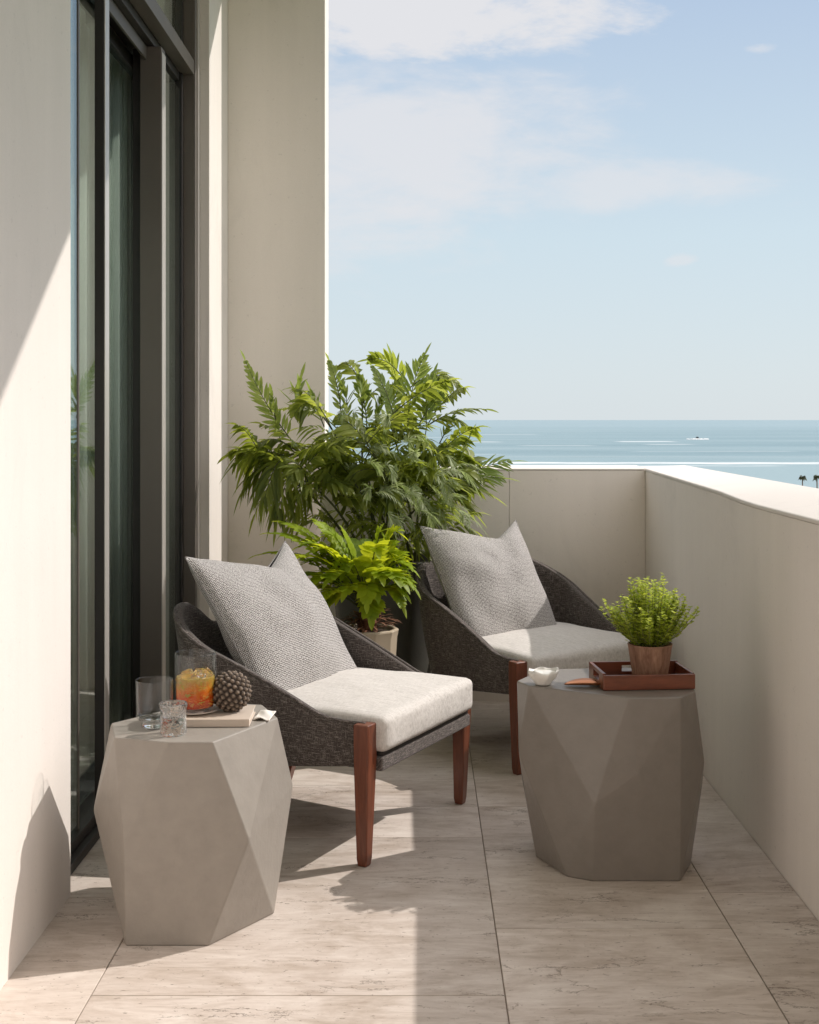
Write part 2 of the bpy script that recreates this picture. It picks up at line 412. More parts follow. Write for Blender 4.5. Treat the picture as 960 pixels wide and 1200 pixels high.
def m_pane():
    m, t, b = mat('window_glass')
    t.nodes.remove(b)
    g = t.nodes.new('ShaderNodeBsdfGlossy'); g.inputs['Roughness'].default_value = .012; g.inputs[0].default_value = (.86, .95, .97, 1)
    tr = t.nodes.new('ShaderNodeBsdfTransparent'); tr.inputs[0].default_value = (.82, .86, .84, 1)
    ge = t.nodes.new('ShaderNodeNewGeometry'); dp = t.nodes.new('ShaderNodeVectorMath'); dp.operation = 'DOT_PRODUCT'
    t.links.new(ge.outputs['Incoming'], dp.inputs[0]); t.links.new(ge.outputs['Normal'], dp.inputs[1])
    f = mathn(t, 'ADD', mathn(t, 'MULTIPLY', mathn(t, 'POWER', mathn(t, 'SUBTRACT', 1.0, mathn(t, 'ABSOLUTE', dp.outputs['Value'])), 4.2), .96), .05, clamp=True)
    nb = t.nodes.new('ShaderNodeBump'); nb.inputs['Distance'].default_value = .002; nb.inputs['Strength'].default_value = .08
    t.links.new(noisen(t, coord(t), 1.2, 2, .4), nb.inputs['Height']); t.links.new(nb.outputs[0], g.inputs['Normal'])
    mx = t.nodes.new('ShaderNodeMixShader'); t.links.new(f, mx.inputs[0])
    t.links.new(tr.outputs[0], mx.inputs[1]); t.links.new(g.outputs[0], mx.inputs[2])
    t.links.new(mx.outputs[0], t.nodes['Material Output'].inputs[0])
    return m
M['pane'] = m_pane()
def m_glass(name, col=(1, 1, 1), rough=0.0, ior=1.46, bmp=0, bs=60):
    m, t, b = mat(name)
    b.inputs['Base Color'].default_value = (*col, 1); b.inputs['Transmission Weight'].default_value = 1
    b.inputs['Roughness'].default_value = rough; b.inputs['IOR'].default_value = ior
    if bmp: bump(t, b, noisen(t, coord(t), bs, 2, .5), bmp, 1)
    return m
def m_thin():
    m, t, b = mat('clear_glass'); t.nodes.remove(b)
    ge = t.nodes.new('ShaderNodeNewGeometry'); dp = t.nodes.new('ShaderNodeVectorMath'); dp.operation = 'DOT_PRODUCT'
    t.links.new(ge.outputs['Incoming'], dp.inputs[0]); t.links.new(ge.outputs['Normal'], dp.inputs[1])
    k = mathn(t, 'SUBTRACT', 1.0, mathn(t, 'ABSOLUTE', dp.outputs['Value']))
    f = mathn(t, 'ADD', mathn(t, 'MULTIPLY', mathn(t, 'POWER', k, 4.6), .90), .035, clamp=True)
    tr = t.nodes.new('ShaderNodeBsdfTransparent'); t.links.new(ramp(t, k, [(.0, (.98, .985, .985)), (.8, (.95, .965, .965)), (1.0, (.82, .86, .87))]), tr.inputs[0])
    g = t.nodes.new('ShaderNodeBsdfGlossy'); g.inputs['Roughness'].default_value = .02
    mx = t.nodes.new('ShaderNodeMixShader'); t.links.new(f, mx.inputs[0]); t.links.new(tr.outputs[0], mx.inputs[1]); t.links.new(g.outputs[0], mx.inputs[2])
    t.links.new(mx.outputs[0], t.nodes['Material Output'].inputs[0]); return m
M['glass'] = m_thin(); M['glass_solid'] = m_glass('solid_glass')
M['glass_cut'] = m_glass('bubbled_glass', bmp=.006, bs=70)
M['ice'] = m_glass('ice', (1, .93, .85), .08, 1.31, .004, 40)
def m_drink():
    m, t, b = mat('iced_tea')
    v = coord(t)
    s = t.nodes.new('ShaderNodeSeparateXYZ'); t.links.new(v, s.inputs[0])
    z = mathn(t, 'ADD', mathn(t, 'MULTIPLY', s.outputs[2], 11.0), mathn(t, 'MULTIPLY', mathn(t, 'SUBTRACT', noisen(t, v, 40, 3, .6, 1.0), .5), .55))
    base_ = ramp(t, z, [(.05, (.55, .03, .005)), (.38, (.85, .10, .008)), (.62, (.90, .26, .02)), (.9, (.72, .50, .10))])
    wisp = smooth(t, noisen(t, coord(t, scale=(1, 1, 1.6)), 75, 4, .6, 2.0), .54, .62)
    cc = mixc(t, mathn(t, 'MULTIPLY', wisp, .7), base_, (.95, .62, .16))
    t.links.new(cc, b.inputs['Base Color'])
    b.inputs['Transmission Weight'].default_value = .35; b.inputs['IOR'].default_value = 1.33; b.inputs['Roughness'].default_value = .12
    b.inputs['Subsurface Weight'].default_value = .3; b.inputs['Subsurface Radius'].default_value = (.03, .012, .004)
    b.inputs['Subsurface Scale'].default_value = .6
    return m
M['drink'] = m_drink()

def m_sea():
    m, t, b = mat('sea_water')
    v = coord(t)
    s = t.nodes.new('ShaderNodeSeparateXYZ'); t.links.new(v, s.inputs[0])
    yy = s.outputs[1]; xx = s.outputs[0]
    bands = noisen(t, coord(t, scale=(.0011, .011, 1)), 1.0, 7, .62)
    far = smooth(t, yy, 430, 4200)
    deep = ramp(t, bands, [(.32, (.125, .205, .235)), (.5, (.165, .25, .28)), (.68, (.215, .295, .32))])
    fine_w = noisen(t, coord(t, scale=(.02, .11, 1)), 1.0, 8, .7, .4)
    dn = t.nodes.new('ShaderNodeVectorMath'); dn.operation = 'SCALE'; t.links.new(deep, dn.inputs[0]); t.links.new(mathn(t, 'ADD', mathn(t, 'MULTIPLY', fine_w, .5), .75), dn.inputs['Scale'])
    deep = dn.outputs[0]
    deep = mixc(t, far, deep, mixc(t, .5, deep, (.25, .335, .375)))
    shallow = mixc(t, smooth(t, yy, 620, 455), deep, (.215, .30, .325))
    wob = mathn(t, 'MULTIPLY', mathn(t, 'SUBTRACT', noisen(t, coord(t, scale=(.012, 0, 0)), 1.0, 5, .6), .5), 34)
    wob2 = noisen(t, coord(t, scale=(.02, .12, 0)), 1.0, 7, .75)
    def band(yc, hw, x0=None, x1=None, gain=1.0, soft=.6):
        d = mathn(t, 'ABSOLUTE', mathn(t, 'SUBTRACT', mathn(t, 'ADD', yy, wob), yc))
        k = smooth(t, mathn(t, 'ADD', d, mathn(t, 'MULTIPLY', mathn(t, 'SUBTRACT', wob2, .5), hw*2.4)), hw, -hw*.5)
        if x0 is not None:
            k = mathn(t, 'MULTIPLY', k, mathn(t, 'MULTIPLY', smooth(t, xx, x0, x0+12), smooth(t, xx, x1, x1-12)))
        return mathn(t, 'MULTIPLY', k, gain)
    fo = band(512, 17, gain=1.0)
    for a in ((482, 7, -60, 140, .5), (640, 7, 10, 45, .35), (1000, 30, 20, 66, .55), (900, 24, 152, 196, .5), (1015, 34, 150, 205, .9), (860, 16, 60, 120, .45), (700, 10, 110, 210, .3), (1500, 60, 60, 140, .25), (1250, 40, -100, 30, .25)):
        fo = mathn(t, 'MAXIMUM', fo, band(a[0], a[1], a[2], a[3], a[4]))
    t.links.new(mixc(t, fo, shallow, (.86, .86, .85)), b.inputs['Base Color'])
    b.inputs['Roughness'].default_value = .45; b.inputs['Specular IOR Level'].default_value = .25
    w = noisen(t, coord(t, scale=(.12, .5, 1)), 1.0, 6, .6)
    bump(t, b, w, 1.2, .5)
    return m
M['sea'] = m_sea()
M['sand'] = simple('sand', (.42, .36, .27), .95, nscale=.2, namp=.15)
M['lawn'] = simple('lawn', (.06, .09, .03), .95, nscale=.1, namp=.4)

# ------------------------------------------------------------------ setting
# ground far below, sea beyond
g = MB(); g.box(-60000, 60000, -60000, 60000, -17.2, -17.0); tag(g.build('ground', M['lawn']), kind='structure')
g = MB(); g.box(-60000, 60000, 150, 300, -16.9, -16.6); tag(g.build('beach', M['sand']), kind='structure')
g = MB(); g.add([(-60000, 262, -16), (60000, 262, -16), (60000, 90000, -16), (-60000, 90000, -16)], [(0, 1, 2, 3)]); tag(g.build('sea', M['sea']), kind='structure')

# balcony floor of travertine slabs over grout
fl = MB()
J = .0011
colsx = [(-1.30, -.72, [2.1, 3.35, 4.4, 5.5]), (-.72, .18, [-.2, .75, 1.75, 2.78, 3.834, 4.14, 4.38, 5.3]), (.18, .76, [.1, 1.13, 2.14, 3.146, 4.14, 5.15]), (.76, .99, [.4, 1.4, 2.4, 3.385, 4.4, 5.4])]
rr = random.Random(3)
for x0, x1, ys in colsx:
    ys = [-1.5] + [y for y in ys] + [5.95]
    for a, b_ in zip(ys[:-1], ys[1:]):
        fl.box(x0 + J, x1 - J, a + J, b_ - J, -.03, 0.0, rr.random())
fo = fl.build('floor', M['travertine'], bevel=.0016, seg=1); tag(fo, kind='structure')
g = MB(); g.box(-1.32, 1.2, -1.5, 6.0, -.25, -.0035); tag(g.build('floor_grout', M['grout']), kind='structure')

# the house: near wall, reveal, pillar, upper terrace slab, room behind the glass
house = thing('house', 'cream plastered house front with tall pillar and near wall framing the balcony on the left', 'building')
w = MB(); w.box(-1.6, -.925, -1.5, 3.37, -.2, 3.598); w.build('near_wall', M['plaster'], house, bevel=.004)
w = MB(); w.box(-1.6, -.903, 5.432, 6.8, -.2, 3.598); w.build('side_wall', M['plaster'], house, bevel=.004)
w = MB(); w.box(-.9028, -.451, 5.94, 6.152, -3, 3.598); w.build('pillar', M['plaster_warm'], house, bevel=.004)
w = MB(); w.prism([(1.35, -1.5), (1.35, 2.4), (2.2, 2.4), (2.2, 3.13), (1.42, 3.757), (.96, 4.127), (-.076, 5.77), (-.42, 5.95), (-.903, 6.3), (-5.2, 6.8), (-5.2, -1.5)], 3.6, 3.85); w.build('terrace_slab', M['plaster'], house)  # slab known by its shadow; unseen rear outline shaped to cut fill light
w = MB(); w.box(-5.2, 1.35, -1.62, -1.502, -3, 3.85); w.build('return_wall', M['plaster'], house)  # unseen wall behind the camera, added to hold back fill light
w = MB(); w.box(-1.5, -1.02, 3.372, 5.43, 3.40, 3.598); w.build('lintel', M['plaster'], house)
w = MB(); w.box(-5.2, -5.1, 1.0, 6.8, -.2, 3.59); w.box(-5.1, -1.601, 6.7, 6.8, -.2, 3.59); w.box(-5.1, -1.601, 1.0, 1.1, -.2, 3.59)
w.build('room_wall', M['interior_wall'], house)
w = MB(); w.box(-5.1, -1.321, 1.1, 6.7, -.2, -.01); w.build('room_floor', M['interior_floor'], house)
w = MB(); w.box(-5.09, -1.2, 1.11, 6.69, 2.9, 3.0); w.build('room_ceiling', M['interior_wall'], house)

# glazed door wall
door = thing('sliding_door', 'tall bronze framed sliding glass door wall reflecting the sky beside the cream wall', 'glass door')
F = M['bronze']; D = M['bronze_dark']
def bx(name, m, x0, x1, y0, y1, z0, z1, par=door, bev=.002):
    q = MB(); q.box(x0, x1, y0, y1, z0, z1); return q.build(name, m, par, bevel=bev)
ZT = 2.64
# outer fixed pane
bx('pane', M['pane'], -1.006, -1.000, 3.375, 3.71, .045, 3.38, bev=0)
bx('stile', F, -1.009, -.997, 3.712, 3.724, .03, 3.38, bev=.001)
bx('pane', M['pane'], -1.076, -1.070, 3.74, 4.30, .045, ZT - .02, bev=0)
bx('stile', D, -1.004, -.9755, 3.92, 3.972, .03, 3.38)
bx('edge_trim', M['silver'], -.975, -.971, 3.922, 3.971, .03, 3.38, bev=.001)
# sliding leaf set back on the inner track
bx('pane', M['pane'], -1.126, -1.120, 4.33, 5.00, .06, ZT - .05, bev=0)
bx('stile', D, -1.10, -1.062, 4.302, 4.325, .03, ZT)
bx('stile', F, -1.14, -1.112, 5.002, 5.03, .03, ZT)
bx('leaf_rail', D, -1.14, -1.105, 4.33, 5.00, ZT - .05, ZT)
bx('leaf_rail', D, -1.14, -1.105, 4.33, 5.00, .03, .06)
# main mullion
bx('mullion', F, -1.066, -.985, 4.832, 4.90, .03, ZT + .02)
bx('stile', D, -1.10, -1.067, 4.86, 4.90, .03, ZT + .02)
bx('edge_trim', M['silver'], -.9845, -.9815, 4.835, 4.897, .03, ZT, bev=.001)
bx('pane', M['pane'], -1.012, -1.006, 4.902, 5.33, .06, ZT - .02, bev=0)
bx('stile', D, -1.03, -1.0, 5.33, 5.36, .03, 3.38)
bx('stile', F, -1.015, -.951, 5.362, 5.43, .03, 3.38)
bx('edge_trim', M['silver'], -.952, -.944, 5.40, 5.428, .03, 3.38, bev=.001)
# head: transom bar, tracks and the glass above
bx('transom_bar', F, -1.01, -.955, 3.975, 5.36, 2.695, 2.755)
bx('head_track', D, -1.16, -1.012, 3.975, 5.36, ZT + .022, 2.75)
bx('track_fin', F, -1.05, -1.04, 4.125, 4.83, ZT - .03, ZT + .02)
bx('track_fin', F, -1.125, -1.115, 4.125, 4.83, ZT - .03, ZT + .02)
bx('pane', M['pane'], -1.006, -1.000, 3.975, 5.33, 2.757, 3.38, bev=0)
bx('threshold', D, -1.17, -.962, 3.375, 5.43, 0.002, .028)
bx('leaf_rail', D, -1.02, -.985, 3.375, 3.915, .0285, .06)
# sheer curtain behind the glass
cu = thing('curtain', 'grey green sheer curtain hanging in folds behind the glass door', 'curtain')
q = MB(); n = 260; vs = []; fs = []
for i in range(n + 1):
    y = 3.3 + 2.1*i/n; xo = -1.27 + .028*math.sin(y*62) + .012*math.sin(y*23+1)
    vs += [(xo, y, .02), (xo, y, 2.86)]
for i in range(n): fs.append((2*i, 2*i+2, 2*i+3, 2*i+1))
q.add(vs, fs); ob = q.build('drape', M['curtain'], cu, smooth=True)
md = ob.modifiers.new('s', 'SOLIDIFY'); md.thickness = .003
q = MB(); q.tube([(-1.27, 3.2, 2.875), (-1.27, 5.42, 2.875)], .012); q.build('curtain_rod', D, cu)

# parapets
par = thing('balcony_wall', 'long cream parapet wall with a sloped pale coping along the right side', 'parapet')
ysn = [-1.5, 0, 1.5, 2.5, 3.2, 3.55, 3.8, 3.95, 4.1, 4.25, 4.5, 4.9, 5.3, 5.68]
def zin(y):
    if y < 3.8: return 1.0
    if y < 4.25: return 1.0 + .013*((y-3.8)/.45)**1.5
    return 1.013 + .022*min(1, (y-4.25)/1.43)
q = MB(); vs = []; fs = []
yb = ysn + [5.898]
for y in yb:
    zt = zin(y) - .013; vs += [(.99, y, -.2), (.99, y, zt), (1.205, y, zt), (1.205, y, -.2)]
for i in range(len(yb)-1):
    for k in range(4): fs.append((i*4+k, i*4+(k+1) % 4, (i+1)*4+(k+1) % 4, (i+1)*4+k))
fs += [(0, 1, 2, 3), tuple(range((len(yb)-1)*4, len(yb)*4))[::-1]]
q.add(vs, fs); q.build('wall_body', M['plaster'], par)
q = MB(); vs = []; fs = []
for y in ysn + [5.90]:
    zi = zin(y)
    vs += [(.988, y, zi - .012), (.988, y, zi - .003), (.992, y, zi), (1.12, y, max(1.03, zi + .002)), (1.208, y, 1.041), (1.216, y, 1.036), (1.216, y, zi - .012)]
m_ = 7
for i in range(len(ysn)):
    for k in range(m_):
        fs.append((i*m_+k, i*m_+(k+1) % m_, (i+1)*m_+(k+1) % m_, (i+1)*m_+k))
fs.append(tuple(range(m_))); fs.append(tuple(range(len(ysn)*m_, len(ysn)*m_+m_))[::-1])
q.add(vs, fs); o = q.build('coping', M['coping'], par, bevel=.003, angle=20)
q = MB(); q.box(1.206, 1.30, -1.5, 6.0, -17, -.2); q.box(-1.3, 1.2, 5.95, 6.05, -17, -.26); q.build('lower_facade', M['plaster'], par)

end = thing('end_parapet', 'low cream parapet closing the far end of the balcony behind the chairs', 'parapet')
q = MB(); q.box(-.451, .3848, 5.68, 5.898, -.2, 1.026); q.build('wall_panel', M['plaster_warm'], end, bevel=.002)
q = MB(); q.box(.3862, .9895, 5.68, 5.898, -.2, 1.026); q.build('wall_panel', M['plaster_warm'], end, bevel=.002)
q = MB(); q.box(.380, .392, 5.70, 5.8, -.2, 1.02); q.build('joint_strip', M['grout'], end)
q = MB(); q.add([(-.451, 5.677, 1.027), (.985, 5.677, 1.027), (.985, 5.677, 1.032), (-.451, 5.677, 1.032), (.985, 5.682, 1.035), (-.451, 5.682, 1.035), (.985, 5.89, 1.042), (-.451, 5.89, 1.042), (.985, 5.902, 1.027), (-.451, 5.902, 1.027)],
      [(0, 1, 2, 3), (3, 2, 4, 5), (5, 4, 6, 7), (7, 6, 8, 9), (1, 0, 9, 8), (0, 3, 5, 7, 9), (1, 8, 6, 4, 2)]); q.build('coping', M['coping'], end, bevel=.002, angle=20)

# ------------------------------------------------------------------ side tables
def hull_table(name, label, pts, m, bev):
    bm = bmesh.new()
    for p in pts: bm.verts.new(p)
    r_ = bmesh.ops.convex_hull(bm, input=bm.verts)
    bmesh.ops.delete(bm, geom=list({g_ for g_ in r_['geom_interior'] + r_['geom_unused'] if isinstance(g_, bmesh.types.BMVert)}), context='VERTS')
    bmesh.ops.dissolve_limit(bm, angle_limit=R(4), verts=bm.verts, edges=bm.edges)
    bmesh.ops.recalc_face_normals(bm, faces=bm.faces)
    me = bpy.data.meshes.new(name); bm.to_mesh(me); bm.free()
    me.materials.append(m)
    o = bpy.data.objects.new(name, me); COL.objects.link(o)
    b = o.modifiers.new('bevel', 'BEVEL'); b.width = bev; b.segments = 3; b.limit_method = 'ANGLE'; b.angle_limit = R(5); b.harden_normals = True
    me.polygons.foreach_set('use_smooth', [True]*len(me.polygons))
    tag(o, label, 'side table')
    return o
H1 = .485
def top(px, y, h): d = (1.25 - h)*1500/(y - 492); return ((px - 495)*d/1500, d, h)
T1 = [top(134, 864, H1), (-.603, 3.04, H1), (-.4975, 3.04, H1), (-.372, 3.29, H1), (-.43, 3.44, H1), (-.60, 3.48, H1), (-.785, 3.23, H1),
      (-.709, 3.04, .240), (-.411, 3.04, .252), (-.815, 3.17, .285), (-.340, 3.37, .287), (-.44, 3.50, .27), (-.62, 3.53, .26), (-.80, 3.40, .27),
      (-.705, 3.04, 0), (-.508, 3.04, 0), (-.375, 3.24, 0), (-.40, 3.36, 0), (-.60, 3.44, 0), (-.76, 3.30, 0)]
hull_table('side_table', 'faceted grey hexagonal drum table beside the near wall, holding the glasses and the orange drink', T1, M['concrete'], .004)
H2 = .50
T2 = [(.272, 3.68, H2), (.30, 3.61, H2), (.45, 3.525, H2), (.555, 3.455, H2), (.70, 3.46, H2), (.755, 3.54, H2), (.78, 3.80, H2), (.62, 3.88, H2), (.36, 3.85, H2),
      (.272, 3.62, .31), (.463, 3.445, .215), (.58, 3.44, .30), (.785, 3.56, .30), (.787, 3.60, .22), (.80, 3.75, .26), (.60, 3.92, .25), (.32, 3.88, .26), (.285, 3.64, .22),
      (.325, 3.66, 0), (.395, 3.50, 0), (.462, 3.466, 0), (.70, 3.466, 0), (.755, 3.60, 0), (.73, 3.78, 0), (.58, 3.86, 0), (.36, 3.82, 0)]
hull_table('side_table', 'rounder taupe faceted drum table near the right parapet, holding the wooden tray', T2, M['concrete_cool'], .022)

# ------------------------------------------------------------------ lounge chairs
HW = .325
PROF = [(-.02, .398), (.05, .395), (.138, .402), (.232, .448), (.372, .512), (.50, .565), (.594, .632), (.64, .672), (.68, .675), (.72, .655), (.80, .60), (.9, .585)]
def interp(P, s):
    if s <= P[0][0]: return P[0][1]
    for (a, za), (b_, zb) in zip(P[:-1], P[1:]):
        if s <= b_:
            k = (s-a)/(b_-a); return za + (zb-za)*k
    return P[-1][1]
def smoothprof(s):
    return sum(interp(PROF, s + ds) for ds in (-.03, -.015, 0, .015, .03))/5
def shell_path():
    """plan path of the shell: (u, t, S, outward normal, k flare)"""
    out = []; L = .475; r = .14
    n = 26
    for i in range(n): s = -.005 + (L + .005)*i/n; out.append((-HW, s, -1, 0, s))
    for i in range(14): a = PI - (PI/2)*i/14; out.append((-HW + r + r*math.cos(a), L + r*math.sin(a), math.cos(a), math.sin(a), L + r*(i/14)*1.5))
    half = out[:]
    nb = 12
    for i in range(nb): x = (-HW + r) + (2*HW - 2*r)*i/nb; out.append((x, L + r, 0, 1, L + r*1.5 + .16*min(1, 3*min(i, nb-i)/nb)))
    for h in reversed(half): pass
    out += [(-a, b_, -c_, d_, e_) for a, b_, c_, d_, e_ in [(-HW + r, L + r, 0, 1, L + r*1.5)] + half[::-1]]
    return out
def make_chair(label, loc, rz):
    root = thing('lounge_chair', label, 'chair', loc, rz, 'woven lounge chairs on the balcony')
    path = shell_path(); nv = 14; T = .028
    def pt(k, v, off=0.0):
        t_, s_, nx, ny, e = path[k]
        zb = .278 - .115*min(s_, .64)
        zt = smoothprof(min(e, .9))
        z = zb + (zt - zb)*v
        hgt = max(0, z - zb)
        back = min(1, max(0, e/.62))
        fl_ = hgt*(.05 + .10*back*back) + .010*math.sin(PI*min(1, v))*back
        fl_ += hgt*.07*max(0, ny)
        return Vector((t_ + nx*(fl_ - off), s_ + ny*(fl_ - off) + 0.0, z))
    q = MB(); q.uv = []; K = len(path); ulen = [0]
    for k in range(1, K):
        ulen.append(ulen[-1] + math.hypot(path[k][0]-path[k-1][0], path[k][1]-path[k-1][1]))
    vs = []; prof = [(j/nv, 0) for j in range(nv+1)]
    ring = [(j/nv, 0.0) for j in range(nv+1)] + [(1.0 + .012, T*.5)] + [(j/nv, T) for j in range(nv, -1, -1)]
    for k in range(K):
        for (v, off) in ring:
            p = pt(k, v, off); vs.append(p); q.uv.append((ulen[k], p.z + (0.0 if off < T*.6 else .5)))
    m2 = len(ring); fs = []
    for k in range(K-1):
        for j in range(m2):
            j2 = (j+1) % m2
            fs.append((k*m2+j, (k+1)*m2+j, (k+1)*m2+j2, k*m2+j2))
    fs.append(tuple(range(m2))); fs.append(tuple(range((K-1)*m2, K*m2))[::-1])
    q.add(vs, fs); q.build('woven_shell', M['weave'], root, smooth=True)
    # piping along the rim
    q = MB(); pts = [pt(k, 1.0, T*.12) + Vector((0, 0, .002)) for k in range(K)]; q.tube(pts, .0058, 6); q.uv = [(i*.004, i % 6*.005) for i in range(len(q.v))]
    q.build('piping', M['weave'], root, smooth=True)
    # seat deck and front rail
    q = MB(); q.uv = None
    vs = []
    q.box(-HW + .022, HW - .018, -.046, .57, .262, .302); q.uv = [(v[0] + v[1]*.3, v[2] + v[1]) for v in q.v]
    q.build('front_rail', M['weave'], root, bevel=.008)
    q = MB(); q.box(-HW + .035, HW - .028, -.040, .56, .303, .318); q.build('deck', M['bronze_dark'], root)
    # cushion: rounded block with a crown, front edge lipped
    root_c = MB(); nx_, ny_, nz_ = 40, 44, 12
    bx_, by_, bz_ = .307, .312, .056
    cy_, cz_ = -.060 + by_, .314 + bz_; rc = .024
    bm = bmesh.new(); bmesh.ops.create_cube(bm, size=2)
    bmesh.ops.subdivide_edges(bm, edges=bm.edges, cuts=23, use_grid_fill=True)
    for v_ in bm.verts:
        u, w_, h_ = v_.co
        def tr(a): return math.copysign(1 - (1-abs(a))**1.5, a)
        u2, w2, h2 = tr(u), tr(w_), tr(h_)
        p = Vector((u2*bx_, w2*by_, h2*bz_))
        c_ = Vector((max(-bx_+rc, min(bx_-rc, p.x)), max(-by_+rc, min(by_-rc, p.y)), max(-bz_+rc, min(bz_-rc, p.z))))
        d_ = p - c_
        if d_.length > 1e-6: p = c_ + d_.normalized()*min(rc, max(d_.length, rc*.999) if True else rc)
        ax, ay = p.x/bx_, p.y/by_
        crown = (1-ax*ax)*(1-ay*ay*.8)
        if p.z > 0: p.z += .016*crown*(p.z/bz_) - .008*(1-crown)*(p.z/bz_)
        bul = (1-(p.z/bz_)**2)
        if ay < -.8: p.y -= .008*bul*(1-ax*ax)
        wr = mnoise.noise(Vector((p.x*9, p.y*9, p.z*9 + rz)))*.004
        p.z += wr*(1 if p.z > 0 else 0)
        tz = (HW - .03)/bx_ if False else 1
        bw = 1 - .04*max(0, ay)
        v_.co = Vector((p.x*bw, p.y + cy_, p.z + cz_))
    bmesh.ops.recalc_face_normals(bm, faces=bm.faces)
    me = bpy.data.meshes.new('seat_cushion'); bm.to_mesh(me); bm.free(); me.materials.append(M['linen'])
    me.polygons.foreach_set('use_smooth', [True]*len(me.polygons))
    o = bpy.data.objects.new('seat_cushion', me); COL.objects.link(o); o.parent = root
    # legs
    for sx in (-1, 1):
        q = MB(); vs = []; fs = []
        for (z, hw_, hd, ox, oy) in ((.4, .0275, .024, 0, 0), (.30, .027, .0235, 0, 0), (.02, .0175, .0165, .002, .004), (.0, .0145, .0135, .002, .004)):
            cx_ = sx*(HW + .002 - ox)
            for a, b2 in ((-1, -1), (1, -1), (1, 1), (-1, 1)): vs.append((cx_ + a*hw_, oy + b2*hd - .004, z))
        for i in range(3):
            for k in range(4): fs.append((i*4+k, i*4+(k+1) % 4, (i+1)*4+(k+1) % 4, (i+1)*4+k))
        fs += [(0, 1, 2, 3), (12, 13, 14, 15)]
        q.add(vs, fs); q.build('leg', M['leg_wood'], root, bevel=.004)
    for sx in (-1, 1):
        q = MB(); vs = []; fs = []
        for (z, hw_, y_) in ((.25, .021, .53), (.02, .015, .60), (0, .012, .603)):
            cx_ = sx*(HW - .11)
            for a, b2 in ((-1, -1), (1, -1), (1, 1), (-1, 1)): vs.append((cx_ + a*hw_, y_ + b2*hw_, z))
        for i in range(2):
            for k in range(4): fs.append((i*4+k, i*4+(k+1) % 4, (i+1)*4+(k+1) % 4, (i+1)*4+k))
        fs += [(0, 1, 2, 3), (8, 9, 10, 11)]
        q.add(vs, fs); q.build('leg', M['leg_wood'], root, bevel=.004)
    return root
def chair_at(Lx, Ly, ang, label):
    w_ = Vector((math.cos(R(ang)), math.sin(R(ang))))
    return make_chair(label, (Lx + w_.x*.335, Ly + w_.y*.335, 0), R(ang))
c1 = chair_at(-.167, 3.58, 63.9, 'nearer woven lounge chair with a sunlit pale seat cushion, behind the grey hexagonal table')
c2 = chair_at(.33, 4.51, 34.0, 'farther dark woven lounge chair, its front partly hidden by the taupe table')

